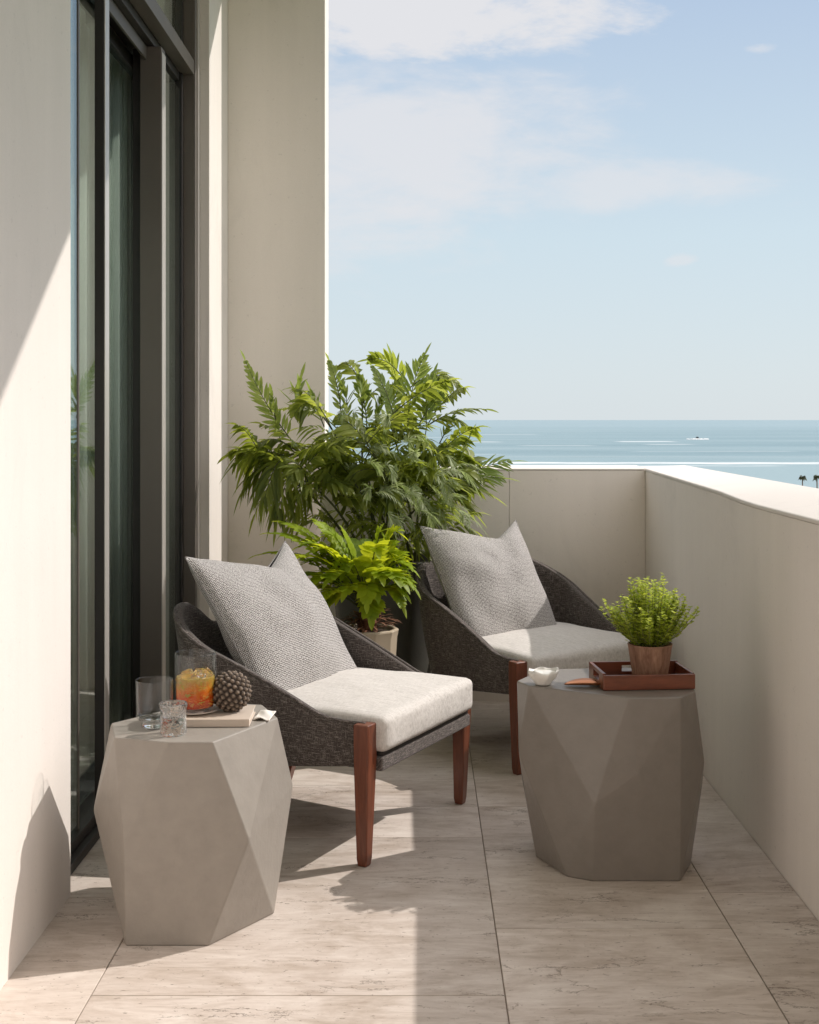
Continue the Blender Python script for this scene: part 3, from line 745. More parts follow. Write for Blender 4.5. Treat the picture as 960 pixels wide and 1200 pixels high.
def make_pillow(label, chair, tc_, s0, z0, s1, z1, w_, h_, seed, roll=0, chop=(.3, .125), yaw=0):
    n = 64; th = .095
    q = MB(); q.uv = []; vs = []; fs = []
    for side in (1, -1):
        for j in range(n+1):
            for i in range(n+1):
                u = -1 + 2*i/n; v = -1 + 2*j/n
                x = w_/2*u*(1 - .055*(1-v*v)); z = h_/2*v*(1 - .05*(1-u*u))
                prof = max(0, (1-u*u)*(1-v*v))
                y = side*(th*prof**.5)
                # karate chop dent in the top edge
                dch = (max(0, 1-(u-chop[0])/(1-chop[0])) if u > chop[0] else max(0, 1-(chop[0]-u)/(1+chop[0]))**1.6)*max(0, (v+.25)/1.25)**2.4
                z -= chop[1]*h_*dch
                y *= (1 - .35*dch)
                y += .016*dch*side
                # slack folds radiating from the corners
                sag = .012*math.sin(7*(u*v) + seed) * prof**.3
                y += side*sag*.6 + mnoise.noise(Vector((u*2.3+seed, v*2.3, side)))*.016*prof**.5
                z += -.014*(1-u*u)*(1+v)*.5
                vs.append((x, y, z)); q.uv.append((x + (2 if side < 0 else 0), z))
    N1 = (n+1)*(n+1)
    for sd_ in (0, 1):                      # lay the weave along the cloth, not straight through it
        for j in range(n+1):
            row = [sd_*N1 + j*(n+1) + i for i in range(n+1)]; acc = [0.0]
            for a_i, b_i in zip(row[:-1], row[1:]): acc.append(acc[-1] + math.hypot(vs[b_i][0]-vs[a_i][0], vs[b_i][1]-vs[a_i][1]))
            for k_, ix in enumerate(row): q.uv[ix] = (acc[k_] - acc[n//2] + 2*sd_, q.uv[ix][1])
        for i in range(n+1):
            colm = [sd_*N1 + j*(n+1) + i for j in range(n+1)]; acc = [0.0]
            for a_i, b_i in zip(colm[:-1], colm[1:]): acc.append(acc[-1] + math.hypot(vs[b_i][2]-vs[a_i][2], vs[b_i][1]-vs[a_i][1]))
            for k_, ix in enumerate(colm): q.uv[ix] = (q.uv[ix][0], acc[k_] - acc[n//2])
    for s_ in (0, 1):
        for j in range(n):
            for i in range(n):
                a = s_*N1 + j*(n+1) + i
                f = (a, a+1, a+n+2, a+n+1)
                fs.append(f if s_ == 0 else f[::-1])
    q.add(vs, fs)
    root = thing('throw_pillow', label, 'pillow', group='grey throw pillows leaning on the chairs')
    # lean in the chair's own frame
    cm = Matrix.Translation(chair.location) @ Matrix.Rotation(chair.rotation_euler.z, 4, 'Z')
    lean = math.atan2(s1 - s0, z1 - z0)
    lm = Matrix.Translation((tc_, (s0+s1)/2, (z0+z1)/2)) @ Matrix.Rotation(R(yaw), 4, 'Z') @ Matrix.Rotation(-lean, 4, 'X') @ Matrix.Rotation(R(roll), 4, 'Y')
    root.matrix_world = cm @ lm
    o = q.build('pillow_cover', M['boucle'], root, smooth=True, merge=False)
    # seam
    edge = []
    for i in range(n+1): edge.append(i)
    for j in range(1, n+1): edge.append(j*(n+1) + n)
    for i in range(n-1, -1, -1): edge.append(n*(n+1) + i)
    for j in range(n-1, -1, -1): edge.append(j*(n+1))
    e = MB(); e.tube([vs[i] for i in edge], .0026, 5); e.uv = [(i*.003, i % 5*.003) for i in range(len(e.v))]; e.build('seam', M['boucle'], root, smooth=True)
    return root
make_pillow('grey nubby throw pillow leaning in the nearer chair, lit brightly along its right half', c1, 0.0, .355, .395, .625, .80, .57, .56, 1.3, roll=0)
make_pillow('grey nubby throw pillow leaning in the far chair against the end parapet', c2, -.065, .37, .395, .62, .80, .50, .55, 4.1, roll=0, chop=(.4, .12), yaw=3)

# ------------------------------------------------------------------ plants
def bez(p0, p1, p2, n):
    return [p0*(1-t)**2 + p1*2*t*(1-t) + p2*t*t for t in [i/n for i in range(n+1)]]
def leaf(mb, base, d, nrm, L, W, rnd, fold=.25, droop=.25, shape='lance'):
    """one leaf blade: two halves folded on the midrib, drooping to its tip"""
    d = d.normalized(); s = d.cross(nrm)
    if s.length < 1e-3: s = d.cross(Vector((1, 0, 0)))
    s.normalize(); up = s.cross(d).normalized()
    prof = [(0, .05), (.22, .8), (.5, 1.0), (.78, .62), (1, 0.02)] if shape == 'lance' else [(0, .15), (.35, 1.0), (.75, .9), (1, .1)]
    vs = []
    for t, w_ in prof:
        c_ = base + d*L*t + Vector((0, 0, -1))*L*droop*t*t
        vs += [c_ - s*W*w_*.5 + up*W*fold*w_*.5, c_, c_ + s*W*w_*.5 + up*W*fold*w_*.5]
    fs = []
    for i in range(len(prof)-1):
        a = i*3; fs += [(a, a+1, a+4, a+3), (a+1, a+2, a+5, a+4)]
    mb.add(vs, fs, rnd)
def shoot(rng, leaves, stems, pts, n, L, W, t0=.15, mode='pair', ang=55, rad=(.003, .0012), droop=.3, lr=(0, 1), shape='lance', taper=.55, roll=None):
    rl = R(rng.uniform(-50, 50)) if roll is None else R(roll)
    m_ = len(pts)-1
    if stems is not None: stems.tube(pts, [rad[0] + (rad[1]-rad[0])*i/m_ for i in range(m_+1)], 5)
    for i in range(n):
        t = t0 + (1-t0)*(i + .5)/n
        f = t*m_; k = min(m_-1, int(f)); p = pts[k].lerp(pts[k+1], f-k)
        tg = (pts[k+1]-pts[k]).normalized()
        side = tg.cross(Vector((0, 0, 1)))
        if side.length < .15: side = Vector((rng.uniform(-1, 1), rng.uniform(-1, 1), 0))
        side.normalize(); up = side.cross(tg)
        side, up = side*math.cos(rl) + up*math.sin(rl), up*math.cos(rl) - side*math.sin(rl)
        lt = (t-t0)/(1-t0)
        ll = L*(.55 + .9*math.sin(PI*min(1, lt*.8+.15)))*.75*(1 - taper*lt*lt)*rng.uniform(.8, 1.15)
        for sg in (-1, 1):
            if mode == 'spiral':
                a0 = i*2.4 + (0 if sg > 0 else PI); sv = side*math.cos(a0) + up*math.sin(a0)
            else: sv = side*sg + up*rng.uniform(-.15, .25)
            an = R(ang*(1 - .45*lt) + rng.uniform(-9, 9))
            dd = tg*math.cos(an) + sv.normalized()*math.sin(an)
            leaf(leaves, p, dd, up if mode == 'pair' else tg, ll, W*rng.uniform(.8, 1.2), max(0, min(1, rng.uniform(*lr))), droop=droop*rng.uniform(.5, 1.4), shape=shape)
    leaf(leaves, pts[-1], (pts[-1]-pts[-2]), Vector((0, .3, 1)), L*.7, W, rng.uniform(*lr), droop=droop*.4, shape=shape)

def P(px, py, d): return Vector(((px-495)*d/1500, d, 1.25 - (py-492)*d/1500))

# --- big palm-like plant in the dark planter
PC = Vector((-.15, 5.40, 0)); 
palm = thing('potted_palm', 'tall bushy palm like plant with arching green fronds in a dark planter behind the chairs', 'plant', PC)
def loc_(v): return v - PC
q = MB(); q.lathe([(.15, 0), (.165, .01), (.235, .60), (.245, .655), (.245, .67), (.225, .67), (.222, .63), (.0, .63)], 12); q.build('planter', M['planter'], palm, bevel=.006)
q = MB(); q.lathe([(0, .6305), (.221, .6305), (.15, .642), (0, .65)], 24); q.build('soil', M['soil'], palm, smooth=True)
rng = random.Random(11)
LD = MB(); LT = MB(); LS = MB(); ST = MB()
def stem_to(target, spread=.12, bow=.1):
    b0 = Vector((PC.x + rng.uniform(-.13, .13), PC.y + rng.uniform(-.1, .1), .63))
    mid = b0.lerp(target, .5) + Vector((rng.uniform(-bow, bow)*.4, rng.uniform(-bow, bow)*.4, bow))
    mid.x = b0.x + (target.x-b0.x)*.35
    return bez(b0, mid, target, 9)
def add_frond(base, tip, bow, n, L, W, tgt, lr, mode='pair', ang=50, droop=.3, stems=ST):
    mid = base.lerp(tip, .5) + Vector((0, 0, bow))
    pts = [loc_(p) for p in bez(base, mid, tip, 10)]
    shoot(rng, tgt, stems, pts, n, L, W, .12, mode, ang, (.0028, .001), droop, lr)
# main canes
nodes = []
for (px, py, d) in ((335, 520, 5.25), (365, 470, 5.35), (395, 500, 5.5), (425, 455, 5.45), (455, 490, 5.4), (480, 455, 5.55), (350, 560, 5.15), (410, 560, 5.2), (455, 560, 5.25), (510, 540, 5.45), (545, 560, 5.4), (380, 530, 5.6), (500, 500, 5.5), (430, 520, 5.15), (310, 545, 5.3)):
    tg_ = P(px, py, d); pts = stem_to(tg_); ST.tube([loc_(p) for p in pts], [.0065 - .0035*i/9 for i in range(10)], 6); nodes.append(pts)
# dark drooping fronds: from each cane several fronds spread out
for ci, pts in enumerate(nodes):
    for k in range(4 if pts[-1].z > 1.22 else 7):
        p = pts[rng.randint(5, 9)]
        a = rng.uniform(0, 2*PI); ln = rng.uniform(.16, .30)
        if rng.random() < .35: a = rng.uniform(PI*.9, PI*2.1)
        out = Vector((math.cos(a), math.sin(a)*.7, 0))
        tip = p + out*ln*.9 + Vector((0, 0, rng.uniform(-.05, .17)))
        tip.x = max(-.80, min(.33, tip.x)); tip.y = min(5.85 if tip.z < 1.0 else 6.1, tip.y)
        if tip.z < 1.06: tip.y = min(tip.y, 5.62)
        if tip.x < -.42: tip.y = min(tip.y, 5.85)
        if tip.z > 1.06 and tip.y > 5.6: pass
        add_frond(p, tip, rng.uniform(.04, .10), rng.randint(8, 11), .10, .0245, LD, (.0, 1.0), droop=rng.uniform(.1, .7), ang=50)
# drooping left group
for (bx0, by0, tx, ty) in ((335, 535, 275, 545), (330, 530, 285, 575), (340, 540, 300, 600), (345, 545, 325, 610), (335, 520, 278, 535), (350, 550, 290, 560), (345, 530, 305, 520), (360, 545, 345, 605), (330, 540, 310, 585)):
    d = rng.uniform(5.1, 5.35); add_frond(P(bx0, by0, d+.05), P(tx, ty, d), .07, 9, .115, .017, LD, (0, .75), droop=1.0, ang=48)
# right group, long sparse leaflets
for (bx0, by0, tx, ty) in ((530, 570, 597, 541), (525, 575, 588, 560), (520, 570, 575, 580), (530, 580, 549, 515), (520, 560, 560, 545), (515, 580, 555, 600), (505, 570, 530, 530)):
    d = rng.uniform(5.35, 5.5); add_frond(P(bx0, by0, d), P(tx, ty, d), .045, 10, .12, .014, LT if ty < 570 else LD, (.1, .8), ang=42, droop=.25)
# upright young shoots against the sky and pillar
for (bx0, by0, mx, my, tx, ty, n_, L_) in ((345, 520, 312, 480, 288, 424, 18, .085), (350, 490, 345, 470, 352, 446, 7, .12), (400, 490, 398, 450, 386, 424, 13, .065), (425, 480, 420, 450, 432, 462, 8, .06),
        (465, 500, 455, 455, 436, 430, 14, .06), (478, 500, 480, 450, 497, 418, 12, .10), (475, 480, 466, 440, 462, 428, 5, .15), (430, 500, 428, 465, 420, 440, 14, .07), (450, 500, 462, 470, 470, 445, 12, .08), (490, 500, 505, 470, 518, 462, 12, .07), (515, 520, 525, 500, 532, 488, 9, .06), (330, 520, 322, 490, 318, 462, 10, .07), (500, 500, 497, 470, 508, 440, 11, .085), (405, 500, 410, 470, 402, 455, 9, .09), (380, 500, 372, 480, 365, 462, 8, .10), (440, 500, 442, 475, 450, 462, 10, .07),
        (488, 540, 520, 520, 549, 518, 10, .07)):
    d = rng.uniform(5.35, 5.6)
    if tx < 390: d = 5.45
    pts = [loc_(p) for p in bez(P(bx0, by0, d), P(mx, my, d), P(tx, ty, d), 10)]
    shoot(rng, LT, ST, pts, n_, L_*1.05, .016, .1, 'pair' if n_ > 10 else 'spiral', 42, (.003, .001), .12, (.2, 1), roll=75 + rng.uniform(-20, 20))
# fine silvery feathery sprays to the right and in the middle
for i in range(56):
    px = rng.uniform(425, 535); py = rng.uniform(535, 610)
    if i % 4 == 0: px, py = rng.uniform(400, 480), rng.uniform(480, 560)
    d = rng.uniform(4.98, 5.25); b0 = P(px, py, d)
    tip = b0 + Vector((rng.uniform(-.02, .14), rng.uniform(-.06, .02), rng.uniform(-.10, .05)))
    pts = [loc_(p) for p in bez(b0, b0.lerp(tip, .5) + Vector((0, 0, .05)), tip, 8)]
    shoot(rng, LS, None, pts, 15, .05, .0048, .05, 'pair', 48, droop=.35)
# dense low infill
for i in range(85):
    px = rng.uniform(370, 525); py = rng.uniform(515, 650); d = rng.uniform(5.15, 5.5)
    b0 = P(px, py, d); a = rng.uniform(0, 2*PI); ln = rng.uniform(.10, .2)
    add_frond(b0, b0 + Vector((math.cos(a)*ln, math.sin(a)*ln*.5 - .03, rng.uniform(-.08, .10))), .05, 7, .095, .014, LD, (0, .9), droop=.6, stems=None)
ST.build('cane_stems', M['stem'], palm, smooth=True)
LD.build('fronds', M['leaf_dark'], palm, smooth='leaf'); LT.build('young_shoots', M['leaf_tip'], palm, smooth='leaf'); LS.build('feathery_sprays', M['leaf_silver'], palm, smooth='leaf')

# --- bright fern in the pale pot
FC = Vector((-.205, 4.78, 0))
fern = thing('potted_fern', 'bright yellow green lobed fern in a pale clay pot between the two chairs', 'plant', FC)
q = MB(); q.lathe([(.075, 0), (.085, .004), (.112, .44), (.118, .468), (.112, .474), (.10, .472), (.098, .455), (0, .455)], 10); q.build('pot', M['clay'], fern, bevel=.006)
q = MB(); q.lathe([(0, .456), (.097, .456), (.05, .466), (0, .47)], 20); q.build('soil', M['soil'], fern, smooth=True)
LF = MB(); SF = MB(); HU = MB(); rng = random.Random(5)
for i in range(120):      # reddish husks at the crown's foot
    a = rng.uniform(0, 2*PI); r_ = rng.uniform(.01, .06)
    b0 = Vector((r_*math.cos(a), r_*math.sin(a), .465 + rng.uniform(0, .05)))
    leaf(HU, b0, Vector((math.cos(a), math.sin(a), rng.uniform(.2, 1.6))), Vector((0, 0, 1)), rng.uniform(.05, .095), .011, rng.random(), droop=.5)
q = MB(); q.lathe([(.03, .455), (.034, .49), (.026, .54), (.012, .57), (0, .58)], 12, wob=lambda a, z: .2*math.sin(a*5+z*60)); q.build('crown_stump', M['husk'], fern, smooth=True)
def lobed(base, tip, bow, L, W, n, lr):
    mid = base.lerp(tip, .55) + Vector((0, 0, bow))
    pts = bez(base, mid, tip, 12)
    m_ = 12
    SF.tube(pts, [.0032 - .0022*i/m_ for i in range(m_+1)], 5)
    rv = rng.uniform(*lr)
    # blade along the midrib
    for i in range(n):
        t = .34 + .64*(i+.5)/n; f = t*m_; k = min(m_-1, int(f)); p = pts[k].lerp(pts[k+1], f-k)
        tg = (pts[k+1]-pts[k]).normalized(); side = tg.cross(Vector((0, 0, 1))).normalized(); up = side.cross(tg)
        lt = (t-.34)/.66; ww = W*(math.sin(PI*(lt*.78+.16)))**.8*(1 if i % 2 else .92)
        for sg in (-1, 1):
            an = R(66 - 34*lt + rng.uniform(-5, 5))
            dd = tg*math.cos(an) + (side*sg + up*.18).normalized()*math.sin(an)
            leaf(LF, p, dd, up, ww*rng.uniform(.85, 1.12), L*.66/n*1.75, max(0, min(1, rv + rng.uniform(-.15, .15))), fold=.15, droop=.18)
    leaf(LF, pts[-1], pts[-1]-pts[-2], Vector((0, 0, 1)), W*.7, W*.35, rv, droop=.2)
for i in range(44):
    a = 2*PI*i/44*3.0 + rng.uniform(-.3, .3); lvl = i/44
    ln = rng.uniform(.17, .33); hz = .60 + .24*(1-lvl) + rng.uniform(-.05, .05)
    out = Vector((math.cos(a), math.sin(a)*.8, 0))
    base = out*.02 + Vector((0, 0, .54))
    tip = out*ln*(.55 + .5*lvl) + Vector((-.05, 0, hz - .03)); tip.x = min(tip.x, .13)
    if FC.x + tip.x < -.50: tip.x = -.50 - FC.x
    if tip.y < -.16: tip.y = -.16
    lobed(base, tip, .09 + .08*(1-lvl), ln, .075, 9, (.05, .75))
# a few fronds aimed as in the photograph: one bright upright tip, long left ones
def LP(px, py, d): return P(px, py, d) - FC
for (px, py, d, bow, W) in ((402, 622, 4.8, .06, .05), (305, 650, 4.85, .14, .075), (318, 625, 4.9, .13, .075), (330, 612, 4.95, .12, .07), (470, 708, 4.7, .14, .07), (480, 665, 4.75, .14, .075), (484, 688, 4.72, .15, .07), (372, 612, 4.9, .1, .07), (350, 690, 4.68, .12, .07), (380, 715, 4.66, .14, .065), (430, 705, 4.6, .16, .06), (345, 655, 4.65, .14, .075), (455, 640, 4.8, .08, .07)):
    lobed(Vector((0, 0, .54)), LP(px, py, d), bow, .3, W, 10, (.5, 1) if px in (402, 345, 372) else (.2, .8))
LF.build('fern_fronds', M['leaf_fern'], fern, smooth='leaf'); SF.build('frond_stalks', M['stem'], fern, smooth=True); HU.build('dry_husks', M['husk'], fern, smooth='leaf')

# --- small shrub in a wooden pot on the tray
SC = Vector((.650, 3.648, H2 + .0125))
shr = thing('potted_shrub', 'small lime green shrub in a tapered rustic wood pot standing on the tray', 'plant', SC)
q = MB(); q.lathe([(.046, 0), (.049, .003), (.062, .093), (.064, .100), (.060, .101), (.056, .094), (.055, .086), (0, .086)], 40, wob=lambda a, z: .02*math.sin(3*a) + .012*math.sin(11*a)); q.build('wooden_pot', M['pot_wood'], shr, smooth=True, bevel=.001)
q = MB(); q.lathe([(0, .0865), (.054, .0865), (.02, .092), (0, .093)], 20); q.build('soil', M['soil'], shr, smooth=True)
LSH = MB(); TW = MB(); rng = random.Random(21)
for i in range(120):
    a = rng.uniform(0, 2*PI); e = rng.random()
    ln = rng.uniform(.085, .145)*(1 + .2*(1-e)); out = .135*math.sqrt(e)*rng.uniform(.65, 1.1)
    b0 = Vector((math.cos(a)*.03*e, math.sin(a)*.03*e, .088))
    h_ = .05 + ln*(1-.62*e)
    tip = Vector((math.cos(a)*out, math.sin(a)*out*.9, .088 + h_))
    pts = bez(b0, b0.lerp(tip, .5) + Vector((math.cos(a)*.015, 0, -.008)), tip, 8)
    TW.tube(pts, [.0016 - .001*k/8 for k in range(9)], 4)
    for k in range(30):
        t = .12 + .88*k/29; f = t*8; kk = min(7, int(f)); p = pts[kk].lerp(pts[kk+1], f-kk)
        aa = k*2.4 + i; dd = Vector((math.cos(aa), math.sin(aa), .55))
        p = p + Vector((rng.uniform(-1, 1), rng.uniform(-1, 1), rng.uniform(-1, 1)))*.004
        leaf(LSH, p, dd, Vector((0, 0, 1)), rng.uniform(.012, .018)*(1.2-.4*t), .0105, rng.uniform(0, .6) + .4*t*rng.random(), fold=.2, droop=.1, shape='round')
for (px, py) in ((765, 681), (738, 692), (708, 703), (790, 693), (803, 700), (818, 712), (752, 700), (722, 712)):
    tip = P(px, py, 3.64) - SC
    b0 = Vector((tip.x*.25, 0, .10)); pts = bez(b0, Vector((tip.x*.9, 0, .12 + tip.z*.25)), tip, 8)
    TW.tube(pts, [.0018 - .0012*k/8 for k in range(9)], 4)
    for k in range(34):
        t = .2 + .8*k/33; f = t*8; kk = min(7, int(f)); p = pts[kk].lerp(pts[kk+1], f-kk)
        aa = k*2.4; dd = Vector((math.cos(aa), math.sin(aa), .7))
        leaf(LSH, p, dd, Vector((0, 0, 1)), rng.uniform(.010, .015)*(1.3-.6*t), .008, rng.uniform(.3, 1), fold=.2, droop=.05, shape='round')
TW.build('twigs', M['twig'], shr, smooth=True); LSH.build('leaf_sprigs', M['leaf_shrub'], shr, smooth='leaf')

# ------------------------------------------------------------------ tray and small things on the taupe table
tr_ = thing('serving_tray', 'reddish brown wooden serving tray with cut out handles on the taupe table', 'tray', (.622, 3.640, H2 + .001), R(5))
TWx, TDy, TH = .130, .092, .046
def tb(name, x0, x1, y0, y1, z0, z1): q = MB(); q.box(x0, x1, y0, y1, z0, z1); return q.build(name, M['tray_wood'], tr_, bevel=.0025)
tb('tray_base', -TWx + .009, TWx - .009, -TDy + .009, TDy - .009, 0, .009)
tb('tray_side', -TWx, TWx, -TDy, -TDy + .0085, 0, TH - .004); 
def side_handle(yy0, xa, xb, along='x'):
    """a side with a slotted handle, built as one bevelled mesh"""
    q = MB(); hw_ = .035; L_ = xb - xa
    c_ = (xa + xb)/2
    segs = [(xa, c_-hw_, 0, TH), (c_+hw_, xb, 0, TH), (c_-hw_, c_+hw_, 0, .018), (c_-hw_, c_+hw_, TH-.010, TH)]
    for a, b_, z0, z1 in segs:
        if along == 'x': q.box(a, b_, yy0, yy0 + .0085, z0, z1)
        else: q.box(yy0, yy0 + .0085, a, b_, z0, z1)
    return q.build('tray_side', M['tray_wood'], tr_)
side_handle(TDy - .0085, -TWx, TWx)
side_handle(-TWx, -TDy + .0087, TDy - .0087, 'y'); tb('tray_side', TWx - .0085, TWx, -TDy + .0087, TDy - .0087, 0, TH - .002)

bw = thing('ceramic_bowl', 'small white ceramic bowl with an uneven folded rim, left of the tray', 'bowl', (.342, 3.625, H2 + .0008))
q = MB()
wob = lambda a, z: (.04*math.sin(3*a+.6) + .05*math.sin(8*a))*min(1, max(0, z)/.03)
prof = [(0, .0), (.020, 0), (.024, .003), (.026, .010), (.038, .022), (.043, .034), (.042, .041), (.039, .041), (.036, .032), (.026, .020), (0, .014)]
q.lathe(prof, 56, wob=wob)
q.v = [(x, y, z + (.002*math.sin(2*math.atan2(y, x)+1) + .0025*math.sin(5*math.atan2(y, x)))*min(1, z/.03)) for x, y, z in q.v]
q.build('bowl_body', M['ceramic'], bw, smooth=True)
q = MB(); q.lathe([(.012, .014), (.030, .022), (.036, .030), (.031, .036), (.018, .034), (.0, .03)], 40, wob=lambda a, z: .12*math.sin(4*a) + .06*math.sin(9*a)); q.build('folded_petal', M['ceramic'], bw, smooth=True)
# copper leaf-shaped dish
cd = MB(); vs = []; fs = []; nl = 16
for i in range(nl+1):
    t = i/nl; w_ = .032*math.sin(PI*min(1, t*.93+.03))**.8
    for k in range(7):
        s_ = -1 + 2*k/6
        vs.append((-.055 + .125*t, s_*w_, .0028 + .012*s_*s_*(w_/.032)))
n7 = 7
for i in range(nl):
    for k in range(6): fs.append((i*n7+k, i*n7+k+1, (i+1)*n7+k+1, (i+1)*n7+k))
cd.add(vs, fs); o = cd.build('leaf_dish', M['copper'], smooth=True); md = o.modifiers.new('s', 'SOLIDIFY'); md.thickness = .002
o.location = (.455, 3.60, H2 + .0012); o.rotation_euler = (0, 0, R(-3))
tag(o, 'flat copper coloured leaf shaped dish lying half against the tray', 'dish')

# ------------------------------------------------------------------ things on the grey table
bk = thing('book', 'closed cream book lying on the grey table under the glass and seed ball', 'book', (-.545, 3.262, H1 + .0006), R(1.5))
def bb(name, m, x0, x1, y0, y1, z0, z1, bev=.001): q = MB(); q.box(x0, x1, y0, y1, z0, z1); return q.build(name, m, bk, bevel=bev)
bb('book_cover', M['book_cover'], -.112, .112, -.078, .078, 0, .0025); bb('book_pages', M['paper'], -.108, .108, -.0745, .0745, .0026, .0168); bb('book_cover', M['book_cover'], -.112, .112, -.078, .078, .0169, .0195)
bb('book_spine', M['book_cover'], -.112, .112, -.0795, -.0775, .0003, .0192)
BZ = H1 + .0006 + .0195
sc_ = MB(); sc_.lathe([(0, 0), (.03, 0), (.034, .002), (.058, .0065), (.060, .008), (.056, .0078), (.034, .004), (0, .0038)], 48)
o = sc_.build('saucer', M['saucer'], smooth=True); o.location = (-.578, 3.262, BZ + .0005); tag(o, 'small pale saucer under the tall orange drink, on the book', 'saucer')
def glass_vessel(name, label, loc, prof_o, prof_i, m, cat='glass', n=64, grp=None, wob=None):
    r_ = thing(name, label, cat, loc, 0, grp)
    q = MB(); q.lathe(prof_o + prof_i[::-1], n, wob=wob)
    q.build('glass_body', m, r_, smooth=True, merge=False)
    return r_
dz = BZ + .0046
g1 = glass_vessel('drinking_glass', 'tall tumbler of iced orange drink standing on the saucer and book', (-.578, 3.262, dz),
    [(0, 0), (.046, 0), (.0495, .003), (.052, .02), (.0525, .145), (.052, .148)], [(0, .010), (.044, .010), (.0475, .014), (.0502, .145), (.0512, .148)], M['glass'], cat='drinking glass')
q = MB(); q.lathe([(0, .0112), (.043, .0112), (.0466, .0155), (.0484, .035), (.0488, .086), (.0480, .0875), (0, .0875)], 48); q.build('orange_drink', M['drink'], g1, smooth=True, bevel=.0005)
rng = random.Random(9)
for i in range(5):
    a = i*1.3; q = MB(); bm = bmesh.new(); bmesh.ops.create_cube(bm, size=.026)
    bmesh.ops.rotate(bm, verts=bm.verts, matrix=Euler((rng.uniform(0, 2), rng.uniform(0, 2), rng.uniform(0, 2))).to_matrix())
    bmesh.ops.translate(bm, verts=bm.verts, vec=(.026*math.cos(a), .026*math.sin(a), .089 + rng.uniform(-.004, .003)))
    me = bpy.data.meshes.new('ice_cube'); bm.to_mesh(me); bm.free(); me.materials.append(M['ice']); me.polygons.foreach_set('use_smooth', [True]*6)
    o = bpy.data.objects.new('ice_cube', me); COL.objects.link(o); o.parent = g1
    b = o.modifiers.new('b', 'BEVEL'); b.width = .004; b.segments = 3
# herbs and peel against the wall of the glass
q = MB()
for i in range(46):
    a = rng.uniform(PI, 2*PI) if i < 34 else rng.uniform(0, PI); z = rng.uniform(.02, .084)
    rr_ = .0486; p = Vector((rr_*math.cos(a), rr_*math.sin(a), z)); t_ = Vector((-math.sin(a), math.cos(a), rng.uniform(-1.2, 1.2)))
    leaf(q, p, t_, Vector((math.cos(a), math.sin(a), 0)), rng.uniform(.010, .02), rng.uniform(.002, .006), rng.random(), droop=0, fold=0)
M['garnish'] = m_leaf('garnish', [(.30, .36, .05), (.62, .50, .08), (.80, .22, .03), (.30, .32, .06)], [(.5, .5, .1), (.8, .6, .1), (.9, .3, .05), (.4, .5, .1)], .4)
q.build('garnish', M['garnish'], g1, smooth='leaf')

glass_vessel('tumbler', 'empty clear tumbler with a thick stepped foot at the left edge of the grey table', (-.667, 3.185, H1 + .0006),
    [(0, 0), (.028, 0), (.031, .002), (.031, .010), (.028, .014), (.030, .018), (.040, .022), (.0455, .030), (.0465, .116), (.046, .119)], [(0, .026), (.038, .027), (.0435, .034), (.0443, .116), (.0452, .119)], M['glass'], cat='drinking glass')
q = MB(); q.lathe([(0, .0012), (.0285, .0012), (.0305, .003), (.0305, .0095), (.0275, .014), (.0295, .018), (.0375, .0215), (.036, .0255), (0, .0245)], 48)
q.build('glass_foot', M['glass_solid'], bpy.data.objects['tumbler'], smooth=True)
vv = glass_vessel('votive_holder', 'short thick bubbled glass votive holder in front of the book', (-.606, 3.115, H1 + .0006),
    [(0, 0), (.029, 0), (.031, .003), (.030, .058), (.034, .068), (.0345, .074), (.033, .076)], [(0, .040), (.020, .042), (.026, .052), (.030, .070), (.032, .075)], M['glass_cut'], cat='votive', wob=lambda a, z: .02*math.sin(6*a + z*120) + .015*math.sin(11*a - z*200))

# seed ball
sb = MB(); cR = .0475; nb = 150; ga = PI*(3-5**.5)
bm = bmesh.new(); bmesh.ops.create_icosphere(bm, subdivisions=6, radius=1)
dirs = [Vector((math.cos(ga*i)*math.sqrt(1-(1-2*(i+.5)/nb)**2), math.sin(ga*i)*math.sqrt(1-(1-2*(i+.5)/nb)**2), 1-2*(i+.5)/nb)) for i in range(nb)]
from mathutils import kdtree
kd = kdtree.KDTree(nb)
for i, d_ in enumerate(dirs): kd.insert(d_, i)
kd.balance()
for v_ in bm.verts:
    n_ = v_.co.normalized(); _, idx, dist = kd.find(n_)
    h_ = max(0, 1 - dist/.135)
    k = kd.find_n(n_, 2); gap = k[1][2] - k[0][2]
    v_.co = n_*(cR*(1 + .13*h_**.7 - (.05 if gap < .03 else 0)) + mnoise.noise(n_*14)*.001)
me = bpy.data.meshes.new('seed_ball'); bm.to_mesh(me); bm.free(); me.materials.append(M['seed'])
at = me.attributes.new('knob', 'FLOAT', 'POINT'); at.data.foreach_set('value', [max(0, min(1, (v.co.length/cR-1)/.12)) for v in me.vertices])
me.polygons.foreach_set('use_smooth', [True]*len(me.polygons))
o = bpy.data.objects.new('seed_ball', me); COL.objects.link(o); o.location = (-.489, 3.275, BZ + cR + .0025)
tag(o, 'brown knobbly decorative seed ball resting on the book', 'ornament')
mt = M['seed'].node_tree; a_ = mt.nodes.new('ShaderNodeAttribute'); a_.attribute_name = 'knob'
mt.links.new(ramp(mt, a_.outputs['Fac'], [(.0, (.045, .03, .022)), (.5, (.13, .095, .07)), (.95, (.27, .21, .16))]), mt.nodes['Principled BSDF'].inputs['Base Color'])

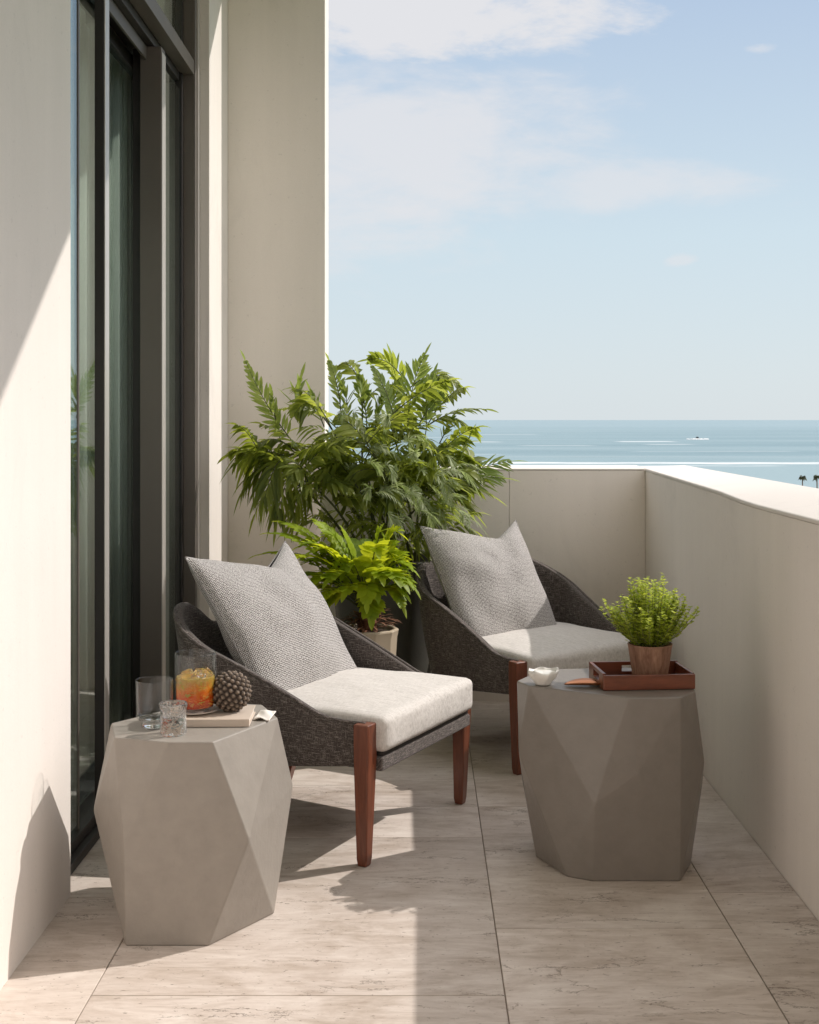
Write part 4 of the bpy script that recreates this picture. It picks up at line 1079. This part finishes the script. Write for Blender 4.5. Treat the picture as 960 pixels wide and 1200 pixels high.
# folded napkin
q = MB(); vs = []; fs = []; nn = 14
for j in range(nn+1):
    for i in range(nn+1):
        u = i/nn; v = j/nn
        x = -.430 + .042*u + .006*v; y = 3.255 + .10*v - .01*u
        z = H1 + .002 + .005*math.sin(PI*min(1, u*1.1))**2*(.35+.65*v) + .004*math.sin(9*v + 4*u)*u*(1-u)*4
        vs.append((x, y, z))
for j in range(nn):
    for i in range(nn): a = j*(nn+1)+i; fs.append((a, a+1, a+nn+2, a+nn+1))
q.add(vs, fs); o = q.build('napkin', M['napkin'], smooth=True); md = o.modifiers.new('s', 'SOLIDIFY'); md.thickness = .0022; md.offset = 1
tag(o, 'small white napkin folded beside the book on the grey table', 'napkin')

# ------------------------------------------------------------------ far things
rng = random.Random(2)
def palm_tree(px, d, ztop, label):
    x = (px-495)/1500*d; r_ = thing('palm_tree', label, 'palm tree', (x, d, -17), 0, 'palm trees beyond the parapet')
    h = ztop + 17 - .5
    q = MB(); q.tube([(0, 0, 0), (.1, 0, h*.4), (.05, .1, h*.75), (0, 0, h)], [.18, .13, .10, .09], 8); q.build('trunk', M['trunk'], r_, smooth=True)
    q = MB()
    for i in range(26):
        a = i*2.4; e = rng.uniform(.0, 1.0)
        tip = Vector((math.cos(a)*.72*(.5+e*.5), math.sin(a)*.72*(.5+e*.5), h + .5 - .9*e))
        pts = bez(Vector((0, 0, h)), Vector((math.cos(a)*.35, math.sin(a)*.35, h + .5 - .3*e)), tip, 8)
        shoot(rng, q, None, pts, 11, .32, .07, .1, 'pair', 55, droop=.3)
    q.build('crown', M['leaf_far'], r_, smooth='leaf')
palm_tree(940.5, 215, 1.25 - 65/1500*215, 'dark palm top showing over the right parapet, the smaller one further left')
palm_tree(957.5, 205, 1.25 - 65/1500*205, 'dark palm top over the right parapet at the very edge of the view')

bt = thing('motor_boat', 'tiny motor boat far out on the sea above the right parapet', 'boat', ((817-495)/1500*1120, 1120, -16), R(90))
q = MB(); hull = []
secs = [(-3.2, 1.0, 0), (-1, 1.25, 0), (1.2, 1.1, .1), (2.8, .5, .3), (3.6, .04, .5)]
vs = []; fs = []
for (y, w_, lift) in secs: vs += [(-w_, y, 1.0 + lift*.6), (-w_*.7, y, .1 + lift), (0, y, -.2 + lift), (w_*.7, y, .1 + lift), (w_, y, 1.0 + lift*.6)]
for i in range(4):
    for k in range(4): fs.append((i*5+k, i*5+k+1, (i+1)*5+k+1, (i+1)*5+k))
    fs.append((i*5+4, i*5, (i+1)*5, (i+1)*5+4))
fs.append((0, 1, 2, 3, 4))
q.add(vs, fs); q.build('hull', M['white_paint'], bt)
q = MB(); q.prism([(-.8, -1.2), (.8, -1.2), (.7, .9), (-.7, .9)], 1.05, 2.5); q.build('cabin', M['dark_paint'], bt, bevel=.1)
q = MB(); 
for i in range(60):
    t = rng.random(); x = (817-495)/1500*1120 - 9 + 18*t; q.lathe([(rng.uniform(.5, 1.2), 0), (.5, rng.uniform(.2, 1.0)), (0, rng.uniform(.6, 1.2))], 6, c=(x, 1119 + rng.uniform(-4, 4) - 1, -16.0))
tag(q.build('boat_spray', M['foam'], smooth=True), 'white spray thrown up round the far boat', 'spray', kind='stuff')
